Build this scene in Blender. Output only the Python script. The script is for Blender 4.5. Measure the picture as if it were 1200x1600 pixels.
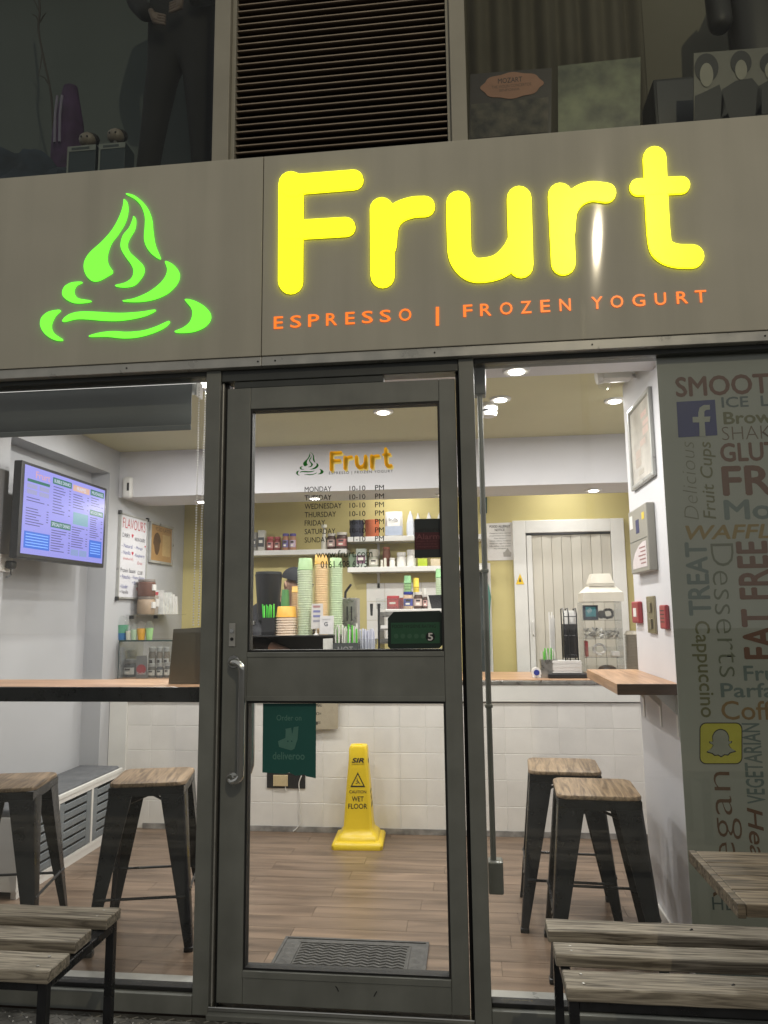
import bpy, bmesh, math, random
from mathutils import Vector, Matrix
random.seed(7)
for o in list(bpy.data.objects): bpy.data.objects.remove(o)
SC = bpy.context.scene
COL = SC.collection
PI = math.pi

# ------------------------------------------------------------ camera, world, exposure
F_PX, YAW, PITCH, ROLL = 1145.0, math.radians(6.53), math.radians(7.84), math.radians(-0.62)
CAM = Vector((0.0, -2.67, 1.345))
def _axes():
    cy, sy, cp, sp = math.cos(YAW), math.sin(YAW), math.cos(PITCH), math.sin(PITCH)
    fw = Vector((-sy*cp, cy*cp, sp)); r = Vector((cy, sy, 0)); u = r.cross(fw)
    c, s = math.cos(ROLL), math.sin(ROLL)
    return r*c + u*s, -r*s + u*c, fw
RX, UX, FW = _axes()
cam_d = bpy.data.cameras.new('camera'); cam = bpy.data.objects.new('camera', cam_d); COL.objects.link(cam)
m = Matrix((RX, UX, -FW)).transposed().to_4x4(); m.translation = CAM
cam.matrix_world = m
cam_d.sensor_fit = 'VERTICAL'; cam_d.sensor_height = 32.0; cam_d.lens = 32.0*F_PX/1600.0
cam_d.clip_start = 0.05; cam_d.clip_end = 500
SC.camera = cam

world = bpy.data.worlds.new('World'); SC.world = world; world.use_nodes = True
wn = world.node_tree.nodes; wl = world.node_tree.links
# night: an even, light-polluted overcast sky over the street (no sun)
wn['Background'].inputs[0].default_value = (1.0, 0.99, 0.955, 1); wn['Background'].inputs[1].default_value = 0.34
SC.view_settings.view_transform = 'Standard'; SC.view_settings.look = 'None'
SC.view_settings.exposure = 0.0; SC.view_settings.gamma = 1.0
SC.render.engine = 'CYCLES'
cy_ = SC.cycles
cy_.use_denoising = True; cy_.max_bounces = 6; cy_.diffuse_bounces = 4; cy_.glossy_bounces = 4
cy_.transparent_max_bounces = 12; cy_.transmission_bounces = 4; cy_.sample_clamp_indirect = 3.0
cy_.caustics_reflective = False; cy_.caustics_refractive = False

# ------------------------------------------------------------ pixel -> place (a pixel gives a direction, the touched plane gives the distance)
def ray(x, y): return RX*((x-600)/F_PX) + UX*((800-y)/F_PX) + FW
def PY(x, y, Y): d = ray(x, y); return CAM + d*((Y-CAM.y)/d.y)
def PZ(x, y, Z): d = ray(x, y); return CAM + d*((Z-CAM.z)/d.z)
def PX(x, y, X): d = ray(x, y); return CAM + d*((X-CAM.x)/d.x)

# ------------------------------------------------------------ materials
MATS = {}
def srgb(r, g, b):
    def f(c):
        c /= 255.0
        return c/12.92 if c <= 0.04045 else ((c+0.055)/1.055)**2.4
    return (f(r), f(g), f(b), 1.0)
def lin(r, g=None, b=None): return (r, r if g is None else g, r if b is None else b, 1.0)
def mat(name, col, rough=0.5, metal=0.0, var=0.12, scale=6.0, bump=0.0, bscale=60.0, spec=0.5, emit=None, es=1.0, rvar=0.0, rnd=0.0, coat=0.0, streak=0.0):
    if name in MATS: return MATS[name]
    M = bpy.data.materials.new(name); M.use_nodes = True
    n = M.node_tree.nodes; l = M.node_tree.links; b = n['Principled BSDF']
    b.inputs['Base Color'].default_value = col; b.inputs['Roughness'].default_value = rough
    b.inputs['Metallic'].default_value = metal; b.inputs['Specular IOR Level'].default_value = spec
    b.inputs['Coat Weight'].default_value = coat
    tc = n.new('ShaderNodeTexCoord')
    if var or rvar:
        nz = n.new('ShaderNodeTexNoise'); nz.inputs['Scale'].default_value = scale; nz.inputs['Detail'].default_value = 6
        l.new(tc.outputs['Object'], nz.inputs['Vector'])
        if var:
            mp = n.new('ShaderNodeMapRange'); mp.inputs[1].default_value = 0.3; mp.inputs[2].default_value = 0.7
            mp.inputs[3].default_value = 1-var; mp.inputs[4].default_value = 1+var
            l.new(nz.outputs[0], mp.inputs[0])
            val = mp.outputs[0]
            if rnd:
                oi = n.new('ShaderNodeObjectInfo'); mr = n.new('ShaderNodeMapRange'); mr.inputs[3].default_value = 1-rnd; mr.inputs[4].default_value = 1+rnd
                l.new(oi.outputs['Random'], mr.inputs[0]); mu = n.new('ShaderNodeMath'); mu.operation = 'MULTIPLY'
                l.new(val, mu.inputs[0]); l.new(mr.outputs[0], mu.inputs[1]); val = mu.outputs[0]
            if streak:
                ma = n.new('ShaderNodeMapping'); ma.inputs['Scale'].default_value = (9.0, 9.0, 0.7); l.new(tc.outputs['Object'], ma.inputs['Vector'])
                ns = n.new('ShaderNodeTexNoise'); ns.inputs['Scale'].default_value = 1.0; ns.inputs['Detail'].default_value = 8; l.new(ma.outputs[0], ns.inputs['Vector'])
                ms = n.new('ShaderNodeMapRange'); ms.inputs[1].default_value = 0.35; ms.inputs[2].default_value = 0.6; ms.inputs[3].default_value = 1-streak; ms.inputs[4].default_value = 1.0; l.new(ns.outputs[0], ms.inputs[0])
                m3 = n.new('ShaderNodeMath'); m3.operation = 'MULTIPLY'; l.new(val, m3.inputs[0]); l.new(ms.outputs[0], m3.inputs[1]); val = m3.outputs[0]
            vm = n.new('ShaderNodeVectorMath'); vm.operation = 'SCALE'; vm.inputs[0].default_value = col[:3]
            l.new(val, vm.inputs['Scale']); l.new(vm.outputs[0], b.inputs['Base Color'])
        if rvar:
            mq = n.new('ShaderNodeMapRange'); mq.inputs[1].default_value = 0.3; mq.inputs[2].default_value = 0.7
            mq.inputs[3].default_value = max(0.02, rough-rvar); mq.inputs[4].default_value = rough+rvar
            l.new(nz.outputs[0], mq.inputs[0]); l.new(mq.outputs[0], b.inputs['Roughness'])
    if bump:
        nb = n.new('ShaderNodeTexNoise'); nb.inputs['Scale'].default_value = bscale; nb.inputs['Detail'].default_value = 4
        l.new(tc.outputs['Object'], nb.inputs['Vector'])
        bp = n.new('ShaderNodeBump'); bp.inputs['Strength'].default_value = bump; bp.inputs['Distance'].default_value = 0.004
        l.new(nb.outputs[0], bp.inputs['Height']); l.new(bp.outputs[0], b.inputs['Normal'])
    if emit:
        b.inputs['Emission Color'].default_value = emit; b.inputs['Emission Strength'].default_value = es
    MATS[name] = M; return M
def wood(name, c1, c2, axis=0, gscale=3.0, rough=0.45, rnd=0.25, stretch=14.0, bump=0.15, knots=False):
    if name in MATS: return MATS[name]
    M = bpy.data.materials.new(name); M.use_nodes = True
    n = M.node_tree.nodes; l = M.node_tree.links; b = n['Principled BSDF']
    tc = n.new('ShaderNodeTexCoord'); mp = n.new('ShaderNodeMapping')
    s = [gscale*stretch]*3; s[axis] = gscale; mp.inputs['Scale'].default_value = s
    oi = n.new('ShaderNodeObjectInfo'); sc = n.new('ShaderNodeVectorMath'); sc.operation = 'MULTIPLY_ADD'
    cb = n.new('ShaderNodeCombineXYZ')
    for k in range(3): l.new(oi.outputs['Random'], cb.inputs[k])
    l.new(cb.outputs[0], sc.inputs[0]); sc.inputs[1].default_value = (13.0, 7.0, 5.0); l.new(tc.outputs['Object'], sc.inputs[2])
    l.new(sc.outputs[0], mp.inputs['Vector'])
    nz = n.new('ShaderNodeTexNoise'); nz.inputs['Scale'].default_value = 1.0; nz.inputs['Detail'].default_value = 7; nz.inputs['Distortion'].default_value = 1.6 if knots else 0.5
    l.new(mp.outputs[0], nz.inputs['Vector'])
    cr = n.new('ShaderNodeValToRGB'); cr.color_ramp.elements[0].position = 0.32; cr.color_ramp.elements[0].color = c1
    cr.color_ramp.elements[1].position = 0.66; cr.color_ramp.elements[1].color = c2
    l.new(nz.outputs[0], cr.inputs[0])
    mr = n.new('ShaderNodeMapRange'); mr.inputs[3].default_value = 1-rnd; mr.inputs[4].default_value = 1+rnd; l.new(oi.outputs['Random'], mr.inputs[0])
    vm = n.new('ShaderNodeVectorMath'); vm.operation = 'SCALE'; l.new(cr.outputs[0], vm.inputs[0]); l.new(mr.outputs[0], vm.inputs['Scale'])
    l.new(vm.outputs[0], b.inputs['Base Color']); b.inputs['Roughness'].default_value = rough
    bp = n.new('ShaderNodeBump'); bp.inputs['Strength'].default_value = bump; bp.inputs['Distance'].default_value = 0.003
    l.new(nz.outputs[0], bp.inputs['Height']); l.new(bp.outputs[0], b.inputs['Normal'])
    MATS[name] = M; return M
def glass(name, tint=(1, 1, 1), refl=1.0, dust=0.02, rough=0.0, specks=True):
    if name in MATS: return MATS[name]
    M = bpy.data.materials.new(name); M.use_nodes = True
    n = M.node_tree.nodes; l = M.node_tree.links; n.remove(n['Principled BSDF']); out = n['Material Output']
    tr = n.new('ShaderNodeBsdfTransparent'); tr.inputs[0].default_value = (*tint, 1)
    gl = n.new('ShaderNodeBsdfGlossy'); gl.inputs['Roughness'].default_value = rough
    fr = n.new('ShaderNodeLayerWeight'); fr.inputs['Blend'].default_value = 0.5       # Schlick from the facing angle, alike on both faces
    pw = n.new('ShaderNodeMath'); pw.operation = 'POWER'; pw.inputs[1].default_value = 5.0; l.new(fr.outputs['Facing'], pw.inputs[0])
    mu = n.new('ShaderNodeMath'); mu.operation = 'MULTIPLY_ADD'; mu.inputs[1].default_value = 0.9*refl; mu.inputs[2].default_value = 0.04*refl; l.new(pw.outputs[0], mu.inputs[0])
    mx = n.new('ShaderNodeMixShader'); l.new(mu.outputs[0], mx.inputs[0]); l.new(tr.outputs[0], mx.inputs[1]); l.new(gl.outputs[0], mx.inputs[2])
    df = n.new('ShaderNodeBsdfDiffuse'); df.inputs[0].default_value = (0.7, 0.7, 0.68, 1)
    tc = n.new('ShaderNodeTexCoord'); nz = n.new('ShaderNodeTexNoise'); nz.inputs['Scale'].default_value = 1.6; nz.inputs['Detail'].default_value = 8
    l.new(tc.outputs['Object'], nz.inputs['Vector'])
    mp = n.new('ShaderNodeMapRange'); mp.inputs[1].default_value = 0.35; mp.inputs[2].default_value = 0.75; mp.inputs[3].default_value = 0; mp.inputs[4].default_value = dust
    l.new(nz.outputs[0], mp.inputs[0]); fac = mp.outputs[0]
    if specks:
        vo = n.new('ShaderNodeTexVoronoi'); vo.inputs['Scale'].default_value = 70; l.new(tc.outputs['Object'], vo.inputs['Vector'])
        lt = n.new('ShaderNodeMath'); lt.operation = 'LESS_THAN'; lt.inputs[1].default_value = 0.07; l.new(vo.outputs['Distance'], lt.inputs[0])
        n2 = n.new('ShaderNodeMath'); n2.operation = 'MULTIPLY'; l.new(lt.outputs[0], n2.inputs[0]); n2.inputs[1].default_value = dust*4
        ad = n.new('ShaderNodeMath'); l.new(fac, ad.inputs[0]); l.new(n2.outputs[0], ad.inputs[1]); fac = ad.outputs[0]
    m2 = n.new('ShaderNodeMixShader'); l.new(fac, m2.inputs[0]); l.new(mx.outputs[0], m2.inputs[1]); l.new(df.outputs[0], m2.inputs[2])
    l.new(m2.outputs[0], out.inputs[0]); MATS[name] = M; return M
def emis(name, col, s=1.0, base=0.5):
    if name in MATS: return MATS[name]
    M = bpy.data.materials.new(name); M.use_nodes = True; b = M.node_tree.nodes['Principled BSDF']
    b.inputs['Base Color'].default_value = (col[0]*base, col[1]*base, col[2]*base, 1); b.inputs['Roughness'].default_value = 0.35
    b.inputs['Emission Color'].default_value = col; b.inputs['Emission Strength'].default_value = s
    MATS[name] = M; return M
def flat(r, g, b, rough=0.5, k=1.0):
    nm = 'paint_%d_%d_%d' % (r, g, b); c = srgb(r, g, b)
    return mat(nm, (c[0]*k, c[1]*k, c[2]*k, 1), rough, var=0.06, scale=30)

def film(name, col):
    # thin printed film: reflects and lets the shop light through
    M = bpy.data.materials.new(name); M.use_nodes = True; n = M.node_tree.nodes; l = M.node_tree.links; b = n['Principled BSDF']; b.inputs['Base Color'].default_value = col; b.inputs['Roughness'].default_value = 0.5
    t = n.new('ShaderNodeBsdfTranslucent'); t.inputs[0].default_value = col; mx = n.new('ShaderNodeMixShader'); mx.inputs[0].default_value = 0.55
    l.new(b.outputs[0], mx.inputs[1]); l.new(t.outputs[0], mx.inputs[2]); l.new(mx.outputs[0], n['Material Output'].inputs[0]); return M

# ------------------------------------------------------------ mesh builder
def wmat(o):
    mm = o.matrix_basis.copy()
    if o.parent: mm = wmat(o.parent) @ o.matrix_parent_inverse @ mm
    return mm
class MB:
    def __init__(s): s.bm = bmesh.new()
    def box(s, x0, x1, y0, y1, z0, z1, bev=0.0, seg=2):
        a = [min(x0, x1), min(y0, y1), min(z0, z1)]; b = [max(x0, x1), max(y0, y1), max(z0, z1)]
        t = bmesh.new() if bev else s.bm
        r = bmesh.ops.create_cube(t, size=1.0)
        for v in r['verts']:
            v.co = Vector([a[k] + (v.co[k]+0.5)*(b[k]-a[k]) for k in range(3)])
        if bev:
            bmesh.ops.bevel(t, geom=list(t.edges), offset=min(bev, 0.49*min(b[k]-a[k] for k in range(3))), segments=seg, affect='EDGES', profile=0.5)
            s._join(t)
        return s
    def _join(s, t):
        me = bpy.data.meshes.new('t'); t.to_mesh(me); t.free(); s.bm.from_mesh(me); bpy.data.meshes.remove(me)
    def hexa(s, pts):   # 8 points: bottom loop 4, top loop 4
        v = [s.bm.verts.new(p) for p in pts]
        for f in ((3, 2, 1, 0), (4, 5, 6, 7), (0, 1, 5, 4), (1, 2, 6, 5), (2, 3, 7, 6), (3, 0, 4, 7)): s.bm.faces.new([v[k] for k in f])
        return s
    def tube(s, pts, r, seg=8, caps=True):
        pts = [Vector(p) for p in pts]; rs = r if isinstance(r, (list, tuple)) else [r]*len(pts)
        rings = []; up = None
        for i, p in enumerate(pts):
            d = (pts[min(i+1, len(pts)-1)] - pts[max(i-1, 0)]).normalized()
            if up is None: up = d.orthogonal().normalized()
            up = (up - d*up.dot(d)).normalized(); sd = d.cross(up)
            rings.append([s.bm.verts.new(p + (up*math.cos(2*PI*k/seg) + sd*math.sin(2*PI*k/seg))*rs[i]) for k in range(seg)])
        for a, b in zip(rings, rings[1:]):
            for k in range(seg): s.bm.faces.new((a[k], a[(k+1) % seg], b[(k+1) % seg], b[k]))
        if caps: s.bm.faces.new(rings[0][::-1]); s.bm.faces.new(rings[-1])
        return s
    def lathe(s, prof, c=(0, 0, 0), seg=16):
        c = Vector(c); rings = []
        for r, z in prof:
            r = max(r, 0.0004)
            rings.append([s.bm.verts.new(c + Vector((r*math.cos(2*PI*k/seg), r*math.sin(2*PI*k/seg), z))) for k in range(seg)])
        for a, b in zip(rings, rings[1:]):
            for k in range(seg): s.bm.faces.new((a[k], a[(k+1) % seg], b[(k+1) % seg], b[k]))
        s.bm.faces.new(rings[0][::-1]); s.bm.faces.new(rings[-1]); return s
    def ell(s, c, rx, ry, rz, sub=2):
        t = bmesh.new(); bmesh.ops.create_icosphere(t, subdivisions=sub, radius=1.0)
        for v in t.verts: v.co = Vector(c) + Vector((v.co.x*rx, v.co.y*ry, v.co.z*rz))
        s._join(t); return s
    def slab(s, pts, d):   # n-gon of 3D points thickened along vector d
        d = Vector(d); a = [s.bm.verts.new(p) for p in pts]; b = [s.bm.verts.new(Vector(p)+d) for p in pts]
        s.bm.faces.new(a); s.bm.faces.new(b[::-1]); n = len(a)
        for k in range(n): s.bm.faces.new((a[(k+1) % n], a[k], b[k], b[(k+1) % n]))
        return s
    def build(s, name, material, parent=None, smooth=False):
        bmesh.ops.recalc_face_normals(s.bm, faces=list(s.bm.faces))
        me = bpy.data.meshes.new(name); s.bm.to_mesh(me); s.bm.free()
        if smooth:
            for p in me.polygons: p.use_smooth = True
            me.set_sharp_from_angle(angle=math.radians(40))
        return link(name, me, material, parent)
def link(name, me, material, parent=None):
    o = bpy.data.objects.new(name, me); COL.objects.link(o)
    if material is not None and not me.materials: me.materials.append(material)
    if parent is not None: o.parent = parent; o.matrix_parent_inverse = wmat(parent).inverted()
    return o
def tag(o, label, cat, group=None):
    o['label'] = label; o['category'] = cat
    if group: o['group'] = group
    return o
def structure(o): o['kind'] = 'structure'; return o
def thing(name, label, cat, loc=(0, 0, 0), group=None, rz=0.0):
    o = bpy.data.objects.new(name, None); COL.objects.link(o); o.location = loc; o.rotation_euler = (0, 0, rz); o.empty_display_size = 0.05
    return tag(o, label, cat, group)
def box(name, material, parent, *a, bev=0.0): return MB().box(*a, bev=bev).build(name, material, parent)
def copy_tree(o, parent=None):
    c = o.copy(); COL.objects.link(c)
    if parent is not None: c.parent = parent; c.matrix_parent_inverse = o.matrix_parent_inverse.copy()
    for ch in list(o.children): copy_tree(ch, c)
    return c

# ------------------------------------------------------------ lettering and flat print
def text_mesh(body, bold=0.0, shear=0.0, spacing=1.0, res=3, ext=0.0):
    cu = bpy.data.curves.new('t', 'FONT'); cu.body = body; cu.size = 1.0; cu.offset = min(bold, 0.0); cu.shear = shear
    cu.space_character = spacing; cu.resolution_u = res; cu.extrude = ext
    ob = bpy.data.objects.new('t', cu); me = bpy.data.meshes.new_from_object(ob)
    bpy.data.objects.remove(ob); bpy.data.curves.remove(cu)
    if bold > 0 and me.vertices:          # heavier strokes: the outline again, shifted, each copy a hair deeper
        bm_ = bmesh.new(); k = bold*0.8
        for q, (dx, dy) in enumerate(((0, 0), (k, 0), (-k, 0), (0, k), (0, -k))):
            n0 = len(bm_.verts); bm_.from_mesh(me); bm_.verts.ensure_lookup_table()
            for v in bm_.verts[n0:]: v.co += Vector((dx, dy, -0.00006*q))
        bm_.to_mesh(me); bm_.free()
    return me
def fit_text(name, body, o, ux, uv, w, h, material, parent, bold=0.0, shear=0.0, spacing=1.0, ext=0.0, res=3):
    """letters fill the rectangle o + [0,w]*ux + [0,h]*uv"""
    me = text_mesh(body, bold, shear, spacing, res, ext)
    if not me.vertices: return None
    xs = [v.co.x for v in me.vertices]; ys = [v.co.y for v in me.vertices]; zs = [v.co.z for v in me.vertices]
    x0, x1, y0, y1 = min(xs), max(xs), min(ys), max(ys); o = Vector(o); ux = Vector(ux); uv = Vector(uv); nn = ux.cross(uv)
    for v in me.vertices:
        v.co = o + ux*((v.co.x-x0)/max(x1-x0, 1e-6)*w) + uv*((v.co.y-y0)/max(y1-y0, 1e-6)*h) + nn*v.co.z
    return link(name, me, material, parent)
def px_text(body, x0, y0, x1, y1, Y, material, parent, name='lettering', turn=None, **k):
    """a word on the plane y=Y inside the picture box x0..x1, y0..y1"""
    xm, ym = (x0+x1)/2, (y0+y1)/2
    X0, X1 = PY(x0, ym, Y).x, PY(x1, ym, Y).x; Z0, Z1 = PY(xm, y1, Y).z, PY(xm, y0, Y).z
    if turn == 'up': return fit_text(name, body, (X1, Y, Z0), (0, 0, 1), (-1, 0, 0), Z1-Z0, X1-X0, material, parent, **k)
    if turn == 'down': return fit_text(name, body, (X0, Y, Z1), (0, 0, -1), (1, 0, 0), Z1-Z0, X1-X0, material, parent, **k)
    return fit_text(name, body, (X0, Y, Z0), (1, 0, 0), (0, 0, 1), X1-X0, Z1-Z0, material, parent, **k)
def smooth_loop(pts, n=4):
    out = []; N = len(pts)
    for i in range(N):
        p0, p1, p2, p3 = (Vector(pts[(i+k) % N]) for k in (-1, 0, 1, 2))
        for t in [j/n for j in range(n)]:
            out.append(0.5*((2*p1) + (p2-p0)*t + (2*p0-5*p1+4*p2-p3)*t*t + (3*p1-p0-3*p2+p3)*t**3))
    return out
def smooth_line(pts, n=6):
    P = [Vector(p) for p in pts]; P = [P[0]*2-P[1]] + P + [P[-1]*2-P[-2]]; out = []
    for i in range(1, len(P)-2):
        p0, p1, p2, p3 = P[i-1:i+3]
        for t in [j/n for j in range(n)]:
            out.append(0.5*((2*p1) + (p2-p0)*t + (2*p0-5*p1+4*p2-p3)*t*t + (3*p1-p0-3*p2+p3)*t**3))
    return out + [P[-2]]
def stroke(pts, w, cap=8):
    """outline of a round-ended stroke along 2D points"""
    P = [Vector(p[:2]) for p in pts]; L = []; R = []; h = w/2
    for i, p in enumerate(P):
        d = (P[min(i+1, len(P)-1)] - P[max(i-1, 0)]).normalized(); nrm = Vector((-d.y, d.x))
        L.append(p + nrm*h); R.append(p - nrm*h)
    def fan(c, d):
        a0 = math.atan2(d.x, -d.y)
        return [c + Vector((math.cos(a0 + s), math.sin(a0 + s)))*h for s in [-PI*k/cap for k in range(1, cap)]]
    dE = (P[-1]-P[-2]).normalized(); dS = (P[0]-P[1]).normalized()
    return L + fan(P[-1], dE) + R[::-1] + fan(P[0], dS)
def plane_slab(mb, poly, Y, depth):   # picture polygon laid on the plane y=Y, thickened towards the street
    mb.slab([PY(p[0], p[1], Y) for p in poly], (0, -depth, 0)); return mb

# ============================================================ MATERIALS IN USE
m_frame = mat('grey_powder_coat', lin(0.185, 0.192, 0.176), 0.42, streak=0.12, var=0.10, scale=9, bump=0.02, bscale=300, rvar=0.08)
m_frame_dk = mat('dark_powder_coat', lin(0.045, 0.05, 0.048), 0.4, var=0.12, scale=9)
m_gasket = mat('black_rubber', lin(0.012), 0.6, var=0.1)
m_fascia = mat('fascia_grey', lin(0.47, 0.452, 0.385), 0.06, streak=0.08, var=0.05, scale=2.5, spec=0.22)
def rolled(M):     # rolling direction of the sheet draws a reflected lamp out into an upright glint
    n = M.node_tree.nodes; l = M.node_tree.links; b = n['Principled BSDF']; tg = n.new('ShaderNodeTangent'); tg.direction_type = 'RADIAL'; tg.axis = 'Z'
    b.inputs['Anisotropic'].default_value = 0.95; b.inputs['Anisotropic Rotation'].default_value = 0.25; l.new(tg.outputs[0], b.inputs['Tangent'])
rolled(m_fascia)
m_alu = mat('brushed_aluminium', lin(0.42, 0.42, 0.40), 0.35, metal=0.25, var=0.12, scale=14, rvar=0.1)
m_chrome = mat('polished_steel', lin(0.62, 0.62, 0.6), 0.16, metal=1.0, var=0.05)
m_steel = mat('scratched_steel', lin(0.42, 0.41, 0.39), 0.33, metal=0.9, var=0.2, scale=25, rvar=0.1)
m_wallw = mat('white_emulsion', lin(0.66, 0.655, 0.685), 0.7, var=0.05, scale=2.2, bump=0.06, bscale=120)
m_wallg = mat('pale_grey_emulsion', lin(0.45, 0.455, 0.475), 0.7, var=0.05, scale=2.0, bump=0.06, bscale=120)
m_wally = mat('yellow_emulsion', lin(0.55, 0.47, 0.20), 0.65, var=0.07, scale=1.8, bump=0.06, bscale=120)
m_ceily = mat('cream_ceiling', lin(0.57, 0.54, 0.33), 0.6, var=0.05, scale=1.8, bump=0.05, bscale=100)
m_tile = mat('white_ceramic', lin(0.76, 0.74, 0.71), 0.22, var=0.05, scale=7, rnd=0.04, bump=0.02, bscale=30)
m_grout = mat('grout', lin(0.80, 0.79, 0.77), 0.9, var=0.1, scale=30)
m_whitep = mat('white_gloss_paint', lin(0.72, 0.71, 0.68), 0.35, var=0.05, scale=5)
m_black = mat('black_plastic', lin(0.015, 0.015, 0.017), 0.35, var=0.15)
m_blackm = mat('black_painted_steel', lin(0.012, 0.013, 0.016), 0.32, var=0.3, scale=18, rvar=0.12)
m_plastw = mat('white_plastic', lin(0.74, 0.73, 0.71), 0.4, var=0.04)
m_paper = mat('white_paper', lin(0.72, 0.70, 0.68), 0.8, var=0.04)
m_ink = mat('black_ink', lin(0.015), 0.5, var=0.0)
m_pane = glass('shop_glass', (0.97, 0.98, 0.97), 1.0, 0.034)
m_paneup = glass('upper_glass', (0.95, 0.97, 0.96), 0.3, 0.008)
m_clear = glass('clear_plastic', (0.95, 0.96, 0.96), 1.3, 0.07, 0.05, specks=False)
m_floor = wood('oak_vinyl_plank', srgb(92, 76, 63), srgb(134, 114, 97), axis=0, gscale=2.0, rough=0.33, rnd=0.13, stretch=9, bump=0.06)
m_seat = wood('stool_timber', srgb(88, 71, 55), srgb(154, 132, 106), axis=1, gscale=3.5, rough=0.5, rnd=0.15, stretch=13, knots=True)
m_bar = wood('bar_top_timber', srgb(150, 112, 84), srgb(205, 168, 135), axis=0, gscale=2.5, rough=0.35, rnd=0.0, stretch=12)
m_slat = wood('weathered_timber', srgb(84, 77, 67), srgb(166, 157, 142), axis=0, gscale=4, rough=0.7, rnd=0.12, stretch=17, bump=0.4, knots=True)
m_lamp = emis('lamp_lens', (1.0, 0.96, 0.88, 1), 14.0)

# ============================================================ STRUCTURE
PAVE = -0.055
pm = mat('pavement_slabs', lin(0.13, 0.125, 0.115), 0.8, var=0.25, scale=5, bump=0.3, bscale=90)
structure(box('pavement', pm, None, -30, 30, -14, -0.30, PAVE-0.3, PAVE))
structure(box('road', mat('asphalt', lin(0.045), 0.85, var=0.3, scale=40, bump=0.4, bscale=250), None, -60, 60, -60, -14.0, PAVE-0.4, PAVE-0.12))
XL, XR, YC, YB, ZC = -2.36, 0.79, 2.03, 3.2, 2.46
# floor: screed with separate planks, butted with a fine joint
flo = structure(box('shop_floor', mat('dark_joint', lin(0.11, 0.08, 0.06), 0.8), None, -2.9, 2.2, 0.02, 3.4, -0.10, -0.004))
PW = 0.118; row = 0; y = 0.06
pl_meshes = {}
while y < YC + 0.02:
    x = -2.72 - (row*0.437 % 0.92); y1 = min(y+PW, YC+0.02)
    while x < 1.3:
        x1 = x + 0.92; a, b = max(x, -2.72), min(x1, 1.3)
        if b-a > 0.02:
            MB().box(a+0.0008, b-0.0008, y+0.0008, y1-0.0008, -0.004, 0.0).build('floor_plank', m_floor, flo)
        x = x1
    y += PW; row += 1
# checker-plate ramp in front of the threshold
ramp = structure(box('threshold_ramp', mat('worn_steel_plate', lin(0.16, 0.155, 0.14), 0.42, metal=0.6, var=0.3, scale=12, rvar=0.12), None, -3, 3, -0.30, -0.036, PAVE-0.2, -0.024))
tb = MB()
for iy, yy in enumerate([-0.28 + 0.028*k for k in range(9)]):
    for ix in range(112):
        xx = -2.3 + ix*0.032
        if xx > 1.3: break
        s = 1 if (ix + iy) % 2 else -1
        d = Vector((0.011, 0.008*s, 0)); n_ = Vector((-0.0022*s, 0.003, 0)); c = Vector((xx, yy, -0.024))
        tb.hexa([c-d-n_, c+d-n_, c+d+n_, c-d+n_] + [p + Vector((0, 0, 0.0022)) for p in (c-d*.7-n_*.6, c+d*.7-n_*.6, c+d*.7+n_*.6, c-d*.7+n_*.6)])
tr = tb.build('tread_bars', MATS['worn_steel_plate'], ramp); tr['kind'] = 'stuff'

# left wall with its alcove (one slab with a rectangular recess)
lw = MB()
AY0, AY1, AZ0, AZ1, AD = 0.83, 1.90, 0.30, 2.29, 0.13
lw.box(XL-0.3, XL, 0.06, AY0, -0.05, ZC+0.1).box(XL-0.3, XL, AY1, YB+0.1, -0.05, ZC+0.1)
lw.box(XL-0.3, XL, AY0, AY1, AZ1, ZC+0.1).box(XL-0.3, XL-AD, AY0, AY1, -0.05, AZ1)
structure(lw.build('left_wall', m_wallg))
bw = structure(box('back_wall', m_wally, None, -2.7, 2.4, YB, YB+0.15, -0.05, ZC+0.1))
for r_ in range(3):
    for c_ in range(4):
        a = PY(573, 960, YB).x + c_*0.148; z = 1.14 + r_*0.148
        MB().box(a+0.001, a+0.147, YB-0.006, YB, z+0.001, z+0.147, bev=0.0015).build('splash_tile', m_tile, bw)
structure(box('ceiling', m_ceily, None, -2.7, 2.4, 0.30, YB+0.1, ZC, ZC+0.1))
structure(box('front_soffit', m_wallw, None, -2.7, 2.4, 0.07, 0.42, 2.345, 2.60))
structure(box('bulkhead', m_wallw, None, -2.36, 2.4, YC, 2.45, 2.145, ZC+0.02))
pier = MB().box(XR, 1.9, 0.30, 1.0, -0.05, ZC+0.02).box(XR, 1.9, 0.075, 0.30, -0.05, 2.345)
structure(pier.build('wall_pier', m_wallw))
sk = mat('pier_skirting', lin(0.6, 0.58, 0.55), 0.5, var=0.15, scale=8)
box('skirting', sk, bpy.data.objects['wall_pier'], XR-0.012, XR, 0.075, 1.0, 0.0, 0.075, bev=0.004)
structure(box('right_wall', m_wallw, None, 1.75, 1.9, 1.0, YB, -0.05, ZC+0.1))
# upper storey shell
UZ = 3.06
structure(box('upper_floor', mat('dim_carpet', lin(0.05), 0.9), None, -3.2, 2.8, 0.03, 1.6, 2.66, UZ))
structure(box('upper_back_wall', mat('dim_teal_wall', lin(0.085, 0.10, 0.095), 0.8, var=0.12, scale=1.2), None, -3.2, -0.95, 0.95, 1.05, UZ, 5.4))
structure(box('upper_side_wall', mat('olive_partition', lin(0.17, 0.155, 0.115), 0.8, var=0.1, scale=1.5), None, 0.0, 2.8, 0.85, 0.95, UZ, 5.4))
structure(box('upper_ceiling', m_wallg, None, -3.2, 2.8, 0.03, 1.6, 5.4, 5.5))

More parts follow.
